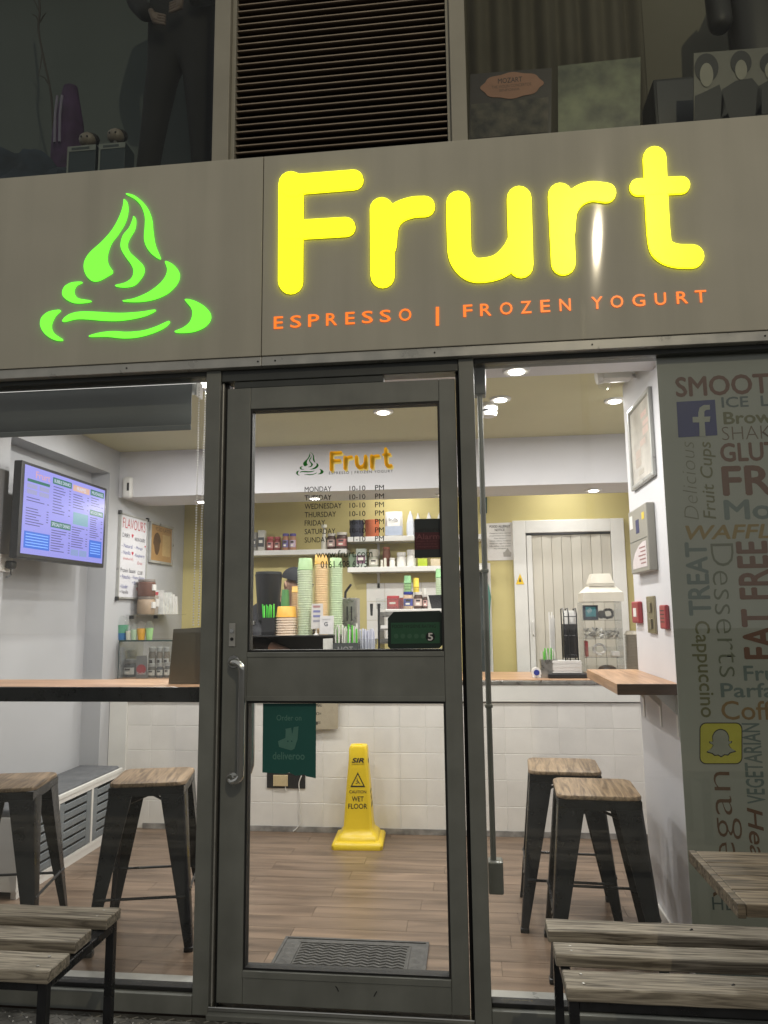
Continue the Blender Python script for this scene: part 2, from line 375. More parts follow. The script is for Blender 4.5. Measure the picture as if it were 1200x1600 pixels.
# ============================================================ SHOPFRONT
fas = thing('fascia_sign', 'grey backlit fascia board with yellow letters and green yogurt swirl above the door', 'shop sign', (0, -0.06, 2.32))
ZF0, ZF1, XS, YF = 2.319, 3.139, PY(410, 400, -0.06).x, -0.06
box('panel', m_fascia, fas, -3.0, XS-0.0015, YF, 0.02, ZF0, ZF1, bev=0.002)
box('panel', m_fascia, fas, XS+0.0015, 2.6, YF, 0.02, ZF0, ZF1, bev=0.002)
for a, b in ((-3.0, XS-0.001), (XS+0.001, 2.6)):
    t = box('lower_trim', m_alu, fas, a, b, YF+0.006, 0.02, ZF0-0.038, ZF0-0.001, bev=0.002)
    for sx in (198, 403, 430, 679, 925, 1195):
        p = PY(sx, 560 - (sx-408)*0.053 + 1, YF+0.006)
        if a < p.x < b:
            MB().tube([(p.x, YF+0.004, ZF0-0.02), (p.x, YF+0.008, ZF0-0.02)], 0.0035, 8).build('screw', m_ink, t)
# sign letters: outlines stroked in picture units on the board plane
m_yel = emis('yellow_acrylic', (1.0, 0.98, 0.012, 1), 2.0)
m_edge = mat('letter_return', lin(0.30, 0.26, 0.05), 0.5)
def letter(strokes, name, label):
    root = None
    for k, (pts, w, sm) in enumerate(strokes):
        line = smooth_line(pts) if sm else pts
        mb = MB(); plane_slab(mb, stroke(line, w), YF, 0.011 + 0.0004*k)
        o = mb.build(name if root is None else 'stroke', m_yel, fas if root is None else root)
        root = root or o
        plane_slab(MB(), stroke(line, w+2.4), YF, 0.0008 + 0.0002*k).build('return_edge', m_edge, root)
    return root
letter([([(455.5, 289), (454.5, 441)], 38, 0), ([(453.5, 290.5), (553, 282.5)], 30, 0), ([(455, 361), (541, 356)], 29, 0), ([(456.5, 291), (459, 291)], 38.5, 0)], 'letter', 'F')
letter([([(597, 329), (598, 432)], 37, 0), ([(604, 385), (608, 352), (622, 334), (644, 325.5), (664, 324)], 31, 1)], 'letter', 'r')
letter([([(716, 319), (717, 370), (720, 402), (736, 421), (758, 423), (782, 416), (801, 398), (811, 380)], 37, 1), ([(811, 312), (814, 416)], 38, 0)], 'letter', 'u')
letter([([(875, 307), (880, 412)], 38, 0), ([(883, 365), (887, 330), (901, 310), (922, 301), (947, 303)], 30, 1)], 'letter', 'r')
letter([([(1022, 249), (1026, 330), (1030, 380), (1038, 394), (1056, 401), (1081, 402)], 36, 1), ([(996, 294.5), (1064, 291)], 26, 0)], 'letter', 't')
SW = [
 [(557,207),(570,222),(573,260),(560,310),(530,360),(500,400),(485,440),(480,470),(487,500),(505,530),(480,550),(440,570),(410,568),(388,545),(378,510),(385,475),(410,440),(455,400),(500,350),(530,300),(548,255),(555,225)],
 [(565,183),(600,190),(640,220),(665,255),(680,300),(685,350),(695,410),(718,468),(705,468),(675,445),(655,415),(647,380),(650,330),(650,285),(635,240),(605,205)],
 [(600,283),(608,300),(603,340),(580,380),(570,410),(580,440),(610,470),(640,500),(645,530),(630,560),(600,590),(560,598),(525,595),(520,590),(560,580),(590,560),(600,530),(590,500),(565,465),(545,430),(543,400),(555,365),(580,335),(595,300)],
 [(370,577),(345,590),(333,610),(335,630),(355,650),(410,660),(375,668),(330,667),(295,650),(282,628),(290,600),(315,582),(345,576)],
 [(740,484),(770,495),(795,520),(803,550),(790,585),(750,625),(690,652),(620,663),(550,660),(600,650),(660,625),(710,590),(740,555),(750,520)],
 [(273,702),(250,725),(235,755),(232,780),(245,805),(283,833),(255,835),(220,820),(195,795),(184,765),(190,735),(215,712),(245,703)],
 [(283,752),(305,725),(350,710),(420,709),(500,714),(570,714),(640,708),(697,700),(660,722),(600,738),(530,747),(460,746),(390,740),(340,740)],
 [(400,818),(450,802),(510,796),(570,799),(640,793),(700,775),(758,750),(740,775),(690,800),(620,820),(550,825),(480,818)],
 [(828,654),(870,660),(915,685),(940,715),(940,745),(915,775),(870,795),(820,801),(782,797),(820,780),(850,755),(862,720),(855,690)]]
m_grn = emis('green_acrylic', (0.15, 0.96, 0.04, 1), 1.5)
for s in SW:
    plane_slab(MB(), smooth_loop([(x/2.857, 240+y/2.857) for x, y in s], 4), YF, 0.008).build('swirl', m_grn, fas)
m_org = emis('orange_acrylic', (0.95, 0.19, 0.02, 1), 1.15)
chars = list(zip('ESPRESSO', (435, 462, 490, 518, 547, 574, 602, 633))) + list(zip('FROZEN', (731, 759, 791, 822, 852, 883))) + list(zip('YOGURT', (933, 964, 998, 1032, 1066, 1095)))
for ch, cx in chars:
    cyy = 504 - (cx-435)*0.0622; w = {'O': 19, 'G': 19, 'E': 14.5, 'F': 14, 'Z': 16}.get(ch, 17) * (1 + (cx-435)/660*0.06)
    px_text(ch, cx-w/2, cyy-9.6, cx+w/2, cyy+9.6, YF-0.003, m_org, fas, 'small_letter', bold=0.012)
plane_slab(MB(), [(681, 480), (686, 480), (686, 509), (681, 509)], YF, 0.003).build('divider_bar', m_org, fas)

# ---- frame of the shopfront
fr = thing('shopfront_frame', 'grey metal shopfront frame holding the door and both windows', 'window frame', (0, 0, -0.02))
def bar(name, x0, x1, z0, z1, y0=-0.03, y1=0.06, mt=None, bev=0.003): return box(name, mt or m_frame, fr, x0, x1, y0, y1, z0, z1, bev=bev)
bar('mullion', -0.988, -0.93, -0.02, 2.280)
bar('mullion', -0.018, 0.038, -0.02, 2.280)
bar('head_rail', -3.0, -0.9885, 2.262, 2.294, -0.02, 0.055, m_frame_dk)
bar('head_rail', 0.0385, 2.6, 2.262, 2.294, -0.02, 0.055, m_frame_dk)
bar('head_rail', -3.0, 2.6, 2.2945, 2.335, 0.021, 0.06, m_frame_dk)
bar('door_head', -0.9295, -0.0185, 2.235, 2.280, -0.022, 0.05, m_frame_dk)
bar('door_closer', -0.88, -0.30, 2.207, 2.2345, -0.018, 0.02, m_frame_dk)
bar('door_jamb', -0.9295, -0.922, -0.02, 2.2345, -0.012, 0.05, m_alu)
bar('door_jamb', -0.9215, -0.906, -0.02, 2.2345, 0.004, 0.05, m_gasket)
bar('door_jamb', -0.031, -0.0185, -0.02, 2.2345, 0.004, 0.05, m_gasket)
bar('sill', -3.0, -0.9885, -0.02, 0.042, -0.032, 0.06)
bar('sill', 0.0385, 2.6, -0.02, 0.042, -0.032, 0.06)
bar('threshold', -0.9295, -0.0185, -0.0235, -0.004, -0.055, 0.06, m_frame)
bar('threshold_strip', -0.9295, -0.0185, -0.0035, 0.012, -0.035, 0.03, m_chrome)
bar('inner_sill', -3.0, -0.9885, 0.001, 0.018, 0.0615, 0.16, m_alu)
bar('inner_sill', 0.0385, XR, 0.001, 0.018, 0.0615, 0.16, m_alu)
for x0, x1 in ((-3.0, -0.9885), (0.0385, 2.6)):
    bar('glazing_bead', x0, x1, 0.0425, 0.058, -0.012, 0.03, m_gasket)
    box('glass_pane', m_pane, fr, x0, x1, 0.008, 0.014, 0.0585, 2.2615)

# ---- door
door = thing('glazed_door', 'grey metal shop door with two glass panels and a steel pull handle', 'door', (-0.9, 0, 0.015))
def dbar(name, x0, x1, z0, z1, y0=-0.024, y1=0.024, mt=None, bev=0.0025, par=None): return box(name, mt or m_frame, par or door, x0, x1, y0, y1, z0, z1, bev=bev)
dbar('stile', -0.904, -0.812, 0.02, 2.206)
dbar('stile', -0.093, -0.033, 0.02, 2.206)
dbar('top_rail', -0.8115, -0.0935, 2.122, 2.206)
dbar('middle_rail', -0.8115, -0.0935, 1.034, 1.208)
dbar('bottom_rail', -0.8115, -0.0935, 0.02, 0.128)
for z0, z1 in ((1.034, 1.052), (1.19, 1.208), (0.105, 0.128)):
    dbar('bead', -0.8115, -0.0935, z0+0.0005, z1-0.0005, -0.0275, -0.0245)
for z0, z1 in ((0.1285, 1.0335), (1.2085, 2.1215)):
    g = MB(); w = 0.007
    g.box(-0.8115, -0.8115+w, -0.020, 0.02, z0, z1).box(-0.0935-w, -0.0935, -0.020, 0.02, z0, z1)
    g.box(-0.8115+w, -0.0935-w, -0.020, 0.02, z0, z0+w).box(-0.8115+w, -0.0935-w, -0.020, 0.02, z1-w, z1)
    g.build('gasket', m_gasket, door)
    box('glass_pane', m_pane, door, -0.8115+w, -0.0935-w, -0.003, 0.003, z0+w, z1-w)
def handle(sgn, xo, xb):
    za, zb = PY(365, 1034, -0.03).z, PY(365, 1216, -0.03).z; yo = sgn*0.085; yb = sgn*0.0245
    h = MB().tube(smooth_line([(xb, yb, za-0.004), (xb+0.002, yb+sgn*0.032, za-0.002), (xb+(xo-xb)*0.45, yo*0.93, za+0.002), (xo-0.004, yo, za-0.014), (xo, yo, za-0.045), (xo, yo, (za+zb)/2), (xo, yo, zb+0.045), (xo-0.004, yo, zb+0.014), (xb+(xo-xb)*0.45, yo*0.93, zb-0.002), (xb+0.002, yb+sgn*0.032, zb+0.002), (xb, yb, zb+0.004)], 6), 0.0125, 14)
    o = h.build('pull_handle', m_chrome, door, smooth=True)
    for z in (za, zb): MB().tube([(xb, yb, z), (xb, yb+sgn*0.006, z)], 0.022, 18).build('rose', m_chrome, o, smooth=True)
handle(-1, PY(377, 1120, -0.085).x, PY(366, 1034, -0.0245).x); handle(1, PY(393, 1150, 0.085).x, PY(379, 1150, 0.0245).x)
pz = PY(363, 992, -0.025)
lk = box('lock_plate', m_alu, door, pz.x-0.012, pz.x+0.012, -0.0285, -0.0245, pz.z-0.042, pz.z+0.042, bev=0.0015)
MB().tube([(pz.x, -0.029, pz.z+0.015), (pz.x, -0.033, pz.z+0.015)], 0.0075, 14).build('lock_cylinder', m_chrome, lk)
MB().tube([(pz.x, -0.029, pz.z-0.015), (pz.x, -0.0315, pz.z-0.015)], 0.006, 14).build('keyhole', m_ink, lk)
for (sx, sy, s) in ((527, 1545, 1), (587, 1553, -1)):
    p = PY(sx, sy, -0.0245); MB().tube([(p.x-0.006, -0.025, p.z+0.008*s), (p.x, -0.025, p.z+0.002), (p.x+0.004, -0.025, p.z-0.008*s)], 0.0016, 6).build('scuff', m_ink, door)

# ---- decals on the door glass (inside face)
YD = -0.0036
logo = thing('door_logo', 'small printed yellow shop logo with green swirl on the upper door glass', 'decal', (PY(540, 725, YD).x, YD, 1.9))
m_dgreen = film('green_film', srgb(40, 140, 50)); m_damber = film('amber_film', srgb(252, 214, 50)); m_dcream = film('cream_film', srgb(246, 232, 160))
for s in SW:
    mb = MB(); mb.slab([PY(484 + (x-560)/760*43, 725 + (y-510)/650*36, YD) for x, y in [p[:2] for p in smooth_loop(s, 3)]], (0, -0.0006, 0)); mb.build('swirl', m_dgreen, logo)
def mini(dx, dy, Y, mt, nm):
    L = [[([(455, 289), (455, 441)], 38), ([(455, 289), (553, 289)], 32), ([(455, 361), (541, 361)], 30)], [([(597, 335), (598, 436)], 37), ([(604, 385), (612, 352), (630, 337), (664, 333)], 31)],
         [([(716, 335), (717, 385), (728, 418), (758, 434), (790, 420), (811, 390)], 37), ([(811, 335), (811, 436)], 38)], [([(875, 335), (878, 436)], 38), ([(883, 385), (889, 352), (907, 337), (947, 335)], 30)],
         [([(1022, 275), (1024, 380), (1034, 424), (1056, 435), (1076, 432)], 36), ([(996, 325), (1064, 325)], 26)]]
    for k, st in enumerate(L):
        mb = MB()
        for q, (pts, w) in enumerate(st):
            line = smooth_line(pts, 3) if len(pts) > 2 else pts
            mb.slab([PY(dx + (p.x-440)/655*98 , dy + (p.y-270)/180*30 - (p.x-440)/655*4.5, Y - 0.0002*q) for p in stroke(line, w, 6)], (0, -0.0003, 0))
        mb.build(nm, mt, logo)
mini(515.5, 705, YD-0.0002, m_damber, 'letter'); mini(517.5, 707.5, YD+0.0004, m_dcream, 'letter_shadow')
px_text('ESPRESSO | FROZEN YOGURT', 514, 735.5, 614, 741, YD, m_ink, logo, 'tagline', spacing=1.25, bold=0.01)
hrs = thing('opening_hours', 'black opening hours lettering Monday to Sunday on the upper door glass', 'decal', (PY(540, 800, YD).x, YD, 1.7))
for k, (d, w, h) in enumerate((('MONDAY', 42, '10-10'), ('TUESDAY', 42, '10-10'), ('WEDNESDAY', 58, '10-10'), ('THURSDAY', 49, '10-10'), ('FRIDAY', 32, '10-10'), ('SATURDAY', 48, '10-10'), ('SUNDAY', 37, '1-10'))):
    yc = 764 + k*13.2
    px_text(d, 476, yc-4.0, 476+w, yc+4.4, YD, m_ink, hrs, 'day', bold=0.01)
    px_text(h, 546 if k < 6 else 552, yc-5.2, 571, yc+3.0, YD, m_ink, hrs, 'hours', bold=0.01)
    px_text('PM', 586, yc-6.2, 600, yc+2.0, YD, m_ink, hrs, 'afternoon', bold=0.01)
px_text('www.frurt.com', 494, 859.5, 582, 871, YD, flat(25, 55, 25), hrs, 'web_address', bold=0.01)
px_text('0161 408 6375', 501, 876, 574, 887, YD, m_ink, hrs, 'phone_number', bold=0.01)
def sticker(name, label, px, Y, mt, cat='sticker', th=0.0008):
    mb = MB(); mb.slab([PY(x, y, Y) for x, y in px], (0, -th, 0)); o = mb.build(name, mt); o_ = tag(o, label, cat); return o
al = sticker('alarm_sticker', 'dark alarm company sticker with maroon band on door glass above green sticker', [(647, 811), (689, 810), (689, 871), (648, 872)], YD, flat(38, 44, 46))
mb = MB(); mb.slab([PY(x, y, YD-0.001) for x, y in [(647.5, 832), (688.7, 831.5), (689, 858), (648, 859)]], (0, -0.0003, 0)); mb.build('maroon_band', flat(72, 26, 34), al)
px_text('verisure', 649, 824, 686, 830.5, YD-0.0016, m_ink, al, bold=0.02)
px_text('Alarm', 650, 834, 687, 842.5, YD-0.0016, flat(112, 62, 66), al, bold=0.02)
for k, (a, b) in enumerate(((650, 683), (650, 682), (652, 684))): px_text(('Images & audio', '24h recording', 'response')[k], a, 844+k*4.5, b, 847+k*4.5, YD-0.0016, flat(110, 55, 60), al)
hy = sticker('hygiene_rating_sticker', 'dark green food hygiene rating 5 sticker low on door glass', [(606, 966), (615, 956), (687, 954), (690, 958), (691, 1008), (686, 1013), (610, 1014), (606, 1010)], YD, flat(20, 40, 34))
mb = MB(); mb.slab([PY(x, y, YD-0.001) for x, y in [(611, 973), (687, 972), (687, 1005), (611, 1006)]], (0, -0.0003, 0)); mb.build('green_panel', flat(38, 84, 58), hy)
px_text('FOOD HYGIENE RATING', 613, 976, 681, 981, YD-0.0016, flat(16, 34, 28), hy)
for k in range(6):
    c = PY(619 + k*10.5, 994, YD); r = 0.0085 if k < 5 else 0.017
    if k == 5: c = PY(672.5, 995, YD)
    MB().tube([(c.x, YD-0.001, c.z), (c.x, YD-0.0018, c.z)], r, 20).build('score_disc', flat(60, 100, 76) if k < 5 else flat(12, 18, 18), hy)
px_text('5', 668.5, 989, 676.5, 1001, YD-0.0024, m_paper, hy, bold=0.03)
dl = sticker('delivery_poster', 'dark teal delivery poster with torn lower edge on lower door glass', [(411, 1099), (494, 1099), (493.5, 1216), (479, 1213), (475, 1210), (462, 1212), (452, 1207), (445, 1209), (410, 1207)], YD, mat('teal_poster', lin(0.012, 0.10, 0.085), 0.6, var=0.05), 'poster')
m_mint = flat(84, 128, 116)
px_text('Order on', 432, 1117, 471, 1126, YD-0.0012, m_mint, dl, bold=0.015)
px_text('deliveroo', 426, 1175, 476, 1187, YD-0.0012, m_mint, dl, bold=0.02)
mb = MB(); mb.slab([PY(x, y, YD-0.0012) for x, y in [(434.5, 1158), (446, 1153), (446.5, 1140), (445, 1139), (455, 1137), (456.5, 1148), (459, 1136), (466.5, 1135), (465, 1155), (460, 1170), (455, 1172.5), (436, 1167)]], (0, -0.0004, 0)); mb.build('emblem', m_mint, dl)
for ex in (450, 456):
    c = PY(ex, 1158, YD); MB().tube([(c.x, YD-0.0016, c.z), (c.x, YD-0.002, c.z)], 0.0028, 8).build('emblem_dot', MATS['teal_poster'], dl)

# ============================================================ INTERIOR: LIGHTS
def downlight(x, y, z, label, power, r=0.042):
    t = thing('ceiling_downlight', label, 'ceiling light', (x, y, z), 'recessed ceiling lights')
    MB().lathe([(r*0.75, -0.002), (r*0.8, -0.008), (r*1.25, -0.010), (r*1.35, -0.004), (r*1.35, 0.0)], (x, y, z), 24).build('trim_ring', m_plastw, t, smooth=True)
    MB().lathe([(r*0.74, -0.013), (r*0.74, -0.011)], (x, y, z), 24).build('lens', m_lamp, t)
    ld = bpy.data.lights.new('lamp', 'AREA'); ld.shape = 'DISK'; ld.size = r*1.6; ld.energy = power; ld.color = (1.0, 0.965, 0.93)
    lo = bpy.data.objects.new('lamp', ld); COL.objects.link(lo); lo.parent = t; lo.location = (0, 0, -0.018)
    return t
PW_ = 11.5
for (x, y, z, lb) in ((0.22, 0.33, 2.345, 'bright downlight in the front soffit behind the right window'),
                      (-1.12, 0.30, 2.345, 'bright downlight at the blind chain in the left window'),
                      (0.19, 1.13, ZC, 'ceiling downlight beside the smoke detector'),
                      (0.80, 1.25, ZC, 'ceiling downlight by the white security camera'),
                      (-0.45, 1.28, ZC, 'single ceiling downlight seen at the top of the door glass'),
                      (-1.32, 1.25, ZC, 'ceiling downlight hidden above the door post'),
                      (-1.80, 1.20, ZC, 'ceiling downlight above the wall television'),
                      (0.84, 2.28, 2.145, 'downlight under the bulkhead above the folding door'),
                      (-0.15, 2.28, 2.145, 'downlight under the bulkhead between door and right window'),
                      (-1.05, 2.28, 2.145, 'downlight under the bulkhead above the cup stacks'),
                      (-1.86, 2.28, 2.145, 'downlight under the bulkhead near the left wall')):
    downlight(x, y, z, lb, PW_ if z > 2.2 else PW_*0.55)
for (x, y, lb) in ((-0.55, 2.85, 'ceiling downlight over the wall shelves'), (0.75, 2.85, 'ceiling downlight in front of the folding door')):
    downlight(x, y, ZC, lb, PW_*0.5)

# smoke detector, sensor, camera
p = PZ(763, 632, ZC)
sd = thing('smoke_detector', 'round white smoke detector with dark slots on the ceiling', 'smoke detector', (p.x, p.y, ZC))
MB().lathe([(0.025, -0.072), (0.040, -0.066), (0.048, -0.046)], (p.x, p.y, ZC), 24).build('cap', m_plastw, sd, smooth=True)
MB().lathe([(0.044, -0.046), (0.044, -0.034)], (p.x, p.y, ZC), 24).build('vent_band', m_black, sd)
MB().lathe([(0.05, -0.034), (0.052, 0.0)], (p.x, p.y, ZC), 24).build('base', m_plastw, sd, smooth=True)
p = PY(200, 762, YC-0.02)
sn = thing('motion_sensor', 'white oval motion sensor on the bulkhead by the left wall', 'sensor', (p.x, YC, p.z-0.06))
MB().box(p.x-0.036, p.x+0.036, YC-0.045, YC, p.z-0.075, p.z+0.075, bev=0.022, seg=4).build('housing', m_plastw, sn, smooth=True)
MB().box(p.x+0.004, p.x+0.02, YC-0.048, YC-0.044, p.z-0.025, p.z+0.03, bev=0.002).build('lens_window', m_black, sn)
p = PX(990, 590, XR)
cm = thing('security_camera', 'white security camera at the top of the white pier', 'camera', (XR, p.y, p.z))
MB().box(XR-0.16, XR-0.03, p.y-0.12, p.y-0.04, p.z-0.035, p.z+0.02, bev=0.008).build('housing', m_plastw, cm, smooth=True)
MB().tube([(XR-0.16, p.y-0.08, p.z-0.01), (XR-0.185, p.y-0.08, p.z-0.014)], 0.036, 16).build('hood', m_plastw, cm, smooth=True)
MB().ell((XR-0.15, p.y-0.08, p.z-0.05), 0.03, 0.03, 0.026).build('lens_dome', m_clear, cm, smooth=True)
MB().tube([(XR, p.y-0.03, p.z+0.0), (XR-0.04, p.y-0.05, p.z-0.01), (XR-0.07, p.y-0.07, p.z-0.005)], 0.012, 8).build('bracket', m_plastw, cm, smooth=True)

# ============================================================ COUNTER
ct = thing('service_counter', 'white tiled service counter with wooden top across the shop', 'counter', (-0.5, YC, 0))
XT0 = PY(199, 1150, YC).x
box('carcass', m_grout, ct, XL+0.002, 1.745, YC+0.0008, 2.58, 0.0, 0.90)
tw, th, zt0 = 0.162, 0.1545, 0.018
tm = None
for c_ in range(int((1.75-XT0)/tw)+1):
    for r_ in range(5):
        a = XT0 + c_*tw; b = min(a+tw, 1.745); z = zt0 + r_*th - (0.018 if r_ == 0 else 0)
        if b-a < 0.02: continue
        if tm is None or r_ == 0 or b-a < tw-0.001:
            MB().box(a+0.0009, b-0.0009, YC-0.0015, YC+0.004, z+0.0015, zt0+(r_+1)*th-0.0015, bev=0.0014, seg=1).build('tile', m_tile, ct)
            continue
        MB().box(a+0.0009, b-0.0009, YC-0.0015, YC+0.004, z+0.0015, z+th-0.0015, bev=0.0014, seg=1).build('tile', m_tile, ct)
box('end_panel', m_whitep, ct, XL+0.002, XT0-0.002, YC-0.014, YC+0.004, 0.0, 0.789, bev=0.003)
box('fascia_band', m_whitep, ct, XL+0.002, 1.745, YC-0.016, YC+0.003, 0.794, 0.898, bev=0.003)
box('shadow_line', mat('shadow_line_dark', lin(0.05), 0.7), ct, XT0, 1.745, YC-0.006, YC+0.003, 0.7895, 0.7935)  # dark strip painted in as the shadow below the projecting white band
box('steel_edge', m_steel, ct, XL+0.002, 1.745, YC-0.022, YC+0.006, 0.8985, 0.922, bev=0.002)
box('worktop', m_bar, ct, XL+0.002, 1.745, YC-0.018, 2.60, 0.9225, 0.930, bev=0.002)
box('plinth_strip', mat('worn_plinth', lin(0.26, 0.25, 0.24), 0.7, var=0.5, scale=14), ct, XL+0.25, 1.745, YC-0.010, YC-0.0045, 0.0005, 0.034, bev=0.001)
# socket opening with a loose cable, paper notice hung on the counter
so = thing('wall_opening', 'dark cut-out in the counter tiles with trailing white cable', 'socket box', (PY(447, 1220, YC).x, YC, 0.2))
a, b = PY(417, 1231, YC-0.006), PY(477, 1208, YC-0.006)
box('recess', m_black, so, a.x, b.x, YC-0.0075, YC-0.0045, a.z, b.z)
c1, c2 = PY(427, 1228, YC-0.01), PY(450, 1211, YC-0.01)
box('faceplate', flat(196, 178, 140), so, c1.x, c2.x, YC-0.018, YC-0.008, c1.z, c2.z, bev=0.003)
MB().tube([PY(x, y, YC-0.012) for x, y in smooth_line([(471, 1212), (467, 1226), (470, 1250), (468, 1270), (470, 1284), (464, 1294), (458, 1299)], 4)], 0.0035, 6).build('cable', m_plastw, so, smooth=True)
MB().tube([PY(x, y, YC-0.012) for x, y in smooth_line([(449, 1214), (446, 1228), (447, 1236)], 4)], 0.003, 6).build('cable', m_plastw, so, smooth=True)
nt = tag(MB().slab([PY(x, y, YC-0.03) for x, y in ((438, 1075), (529, 1073), (528, 1139), (439, 1141))], (0, -0.002, 0)).build('paper_notice', flat(168, 158, 138)), 'beige paper notice hanging on the counter behind the teal poster', 'notice')
for k, yy in enumerate((1102, 1115, 1130)): px_text(('MENU', 'O=', 'F')[k], 494, yy-2.5, 503 - k, yy+2.5, YC-0.0325, m_ink, nt, 'printed_mark', bold=0.02)

# ============================================================ STOOLS
def stool_proto():
    t = thing('bar_stool', '', 'stool', (0, 0, 0), 'metal bar stools with wooden seats')
    H, S = 0.65, 0.158
    def rr(S_, r, z): return [(sx_*(S_-r)+r*math.cos(a0+k*PI/12), sy_*(S_-r)+r*math.sin(a0+k*PI/12), z) for sx_, sy_, a0 in ((1, 1, 0), (-1, 1, PI/2), (-1, -1, PI), (1, -1, 1.5*PI)) for k in range(7)]
    seat = MB(); RR = [[seat.bm.verts.new(q) for q in rr(S_, r, z)] for S_, r, z in ((S-0.004, 0.040, H-0.018), (S, 0.044, H-0.015), (S, 0.044, H-0.007), (S-0.003, 0.041, H-0.002), (S-0.010, 0.034, H))]
    for r0, r1 in zip(RR, RR[1:]):
        for k in range(len(r0)): seat.bm.faces.new((r0[k], r0[(k+1) % len(r0)], r1[(k+1) % len(r0)], r1[k]))
    seat.bm.faces.new(RR[0][::-1]); seat.bm.faces.new(RR[-1])
    seat.build('seat', m_seat, t, smooth=True)
    rim = MB()
    a = S-0.004; z0, z1 = H-0.055, H-0.0185
    for (x0, x1, y0, y1) in ((-a, a, -a, -a+0.004), (-a, a, a-0.004, a), (-a, -a+0.004, -a+0.004, a-0.004), (a-0.004, a, -a+0.004, a-0.004)): rim.box(x0, x1, y0, y1, z0, z1)
    rim.build('seat_rim', m_blackm, t)
    ft = 0.212                     # foot half spread
    for sx in (-1, 1):
        for sy in (-1, 1):
            lg = MB(); N = 6; prof = []
            for k in range(N+1):
                u = k/N; z = (H-0.05)*(1-u); h = a + 0.002 + (ft-a)*(u**1.05); w = 0.098*(1-u)+0.030*u
                prof.append((z, h, w))
            rings = []
            for z, h, w in prof:
                th_ = 0.005
                pts = [(h, h-w), (h, h-0.012), (h-0.004, h-0.004), (h-0.012, h), (h-w, h), (h-w, h-th_), (h-0.014, h-th_), (h-th_, h-0.014), (h-th_, h-w)]
                rings.append([lg.bm.verts.new((sx*px, sy*py, z)) for px, py in pts])
            for r0, r1 in zip(rings, rings[1:]):
                n = len(r0)
                for q in range(n): lg.bm.faces.new((r0[q], r0[(q+1) % n], r1[(q+1) % n], r1[q]))
            lg.bm.faces.new(rings[0]); lg.bm.faces.new(rings[-1][::-1])
            l_ = lg.build('leg', m_blackm, t, smooth=True)
            MB().box(sx*(ft-0.034), sx*(ft+0.003), sy*(ft-0.034), sy*(ft+0.003), 0.0, 0.018, bev=0.003).build('foot', m_black, l_, smooth=True)
    def hw(z): u = 1 - z/(H-0.05); return a + 0.002 + (ft-a)*(u**1.05)
    for k, (zz) in enumerate((0.205, 0.225, 0.205, 0.225)):
        h = hw(zz)-0.004; q = h-0.012
        pts = [((-q, -h), (q, -h)), ((h, -q), (h, q)), ((q, h), (-q, h)), ((-h, q), (-h, -q))][k]
        A, B = Vector((*pts[0], zz)), Vector((*pts[1], zz)); d = (B-A)
        MB().tube([A, A+d*0.07, A+d*0.12, B-d*0.12, B-d*0.07, B], [0.008, 0.010, 0.0058, 0.0058, 0.010, 0.008], 8).build('footrest_rail', m_blackm, t, smooth=True)
    for s in (1, -1):
        h1, h2 = hw(0.545)-0.01, hw(0.545)-0.01
        MB().tube([(-h1, -s*h1, 0.535), (0, 0, 0.575 if s > 0 else 0.566), (h1, s*h1, 0.535)], 0.006, 6).build('cross_brace', m_blackm, t)
    return t
st = stool_proto()
st.location = (0.405, 0.88, 0); st.rotation_euler = (0, 0, -0.06); st['label'] = 'rear black bar stool with wooden seat behind another stool in right window'
for (x, y, r, lb) in ((0.478, 0.455, -0.05, 'front black bar stool with wooden seat nearest the white pier'),
                      (-1.40, 0.545, 0.22, 'black bar stool with wooden seat beside the door post in left window'),
                      (-1.985, 0.40, 0.22, 'black bar stool with wooden seat cut off by the left picture edge')):
    c = copy_tree(st); c.location = (x, y, 0); c.rotation_euler = (0, 0, r); c['label'] = lb

# ============================================================ WINDOW BAR, BLIND, PANEL
ba = thing('window_bar', 'long wooden bar top with black front edge inside the left window', 'bar counter', (-1.7, 0.25, 1.0))
box('top', m_bar, ba, -2.355, -1.0, 0.085, 0.40, 1.056, 1.074, bev=0.003)
box('front_edge', m_blackm, ba, -2.355, -1.0, 0.072, 0.0845, 1.018, 1.0735, bev=0.003)
for bx in (-2.2, -1.55): MB().tube([(bx, 0.10, 0.16), (bx, 0.10, 1.0555)], 0.0001 + 0.014, 8).build('support_leg', m_whitep, ba) if bx < -2.1 else None
box('under_rail', m_blackm, ba, -2.355, -1.0, 0.0845, 0.11, 1.018, 1.0555)
tag(MB().slab([PY(x, y, 0.20) for x, y in ((271, 983), (318, 980), (316, 1068), (263, 1071))], (0, 0.006, 0)).build('menu_panel', mat('smoked_panel', lin(0.20, 0.18, 0.145), 0.2, metal=0.15, var=0.2, scale=3)), 'smoky brown reflective panel standing on the window bar by the door post', 'panel')
bl = thing('roller_blind', 'grey roller blind pulled up at the top of the left window', 'blind', (-1.7, 0.10, 2.25))
MB().tube([(-2.34, 0.125, 2.262), (-1.085, 0.125, 2.262)], 0.024, 16).build('roller', mat('blind_roller', lin(0.6), 0.5), bl, smooth=True)
m_blind = mat('blind_fabric', lin(0.13, 0.145, 0.15), 0.7, var=0.06, scale=4)
bf = MB(); prev = None
prof = [(0.100, 2.276), (0.096, 2.262), (0.096, 2.22), (0.098, 2.16), (0.098, 2.105)]
R0 = [[bf.bm.verts.new((x, y, z)) for y, z in prof] for x in (-2.33, -1.095)]
for k in range(len(prof)-1): bf.bm.faces.new((R0[0][k], R0[1][k], R0[1][k+1], R0[0][k+1]))
o = bf.build('fabric', m_blind, bl, smooth=True); sm = o.modifiers.new('s', 'SOLIDIFY'); sm.thickness = 0.002
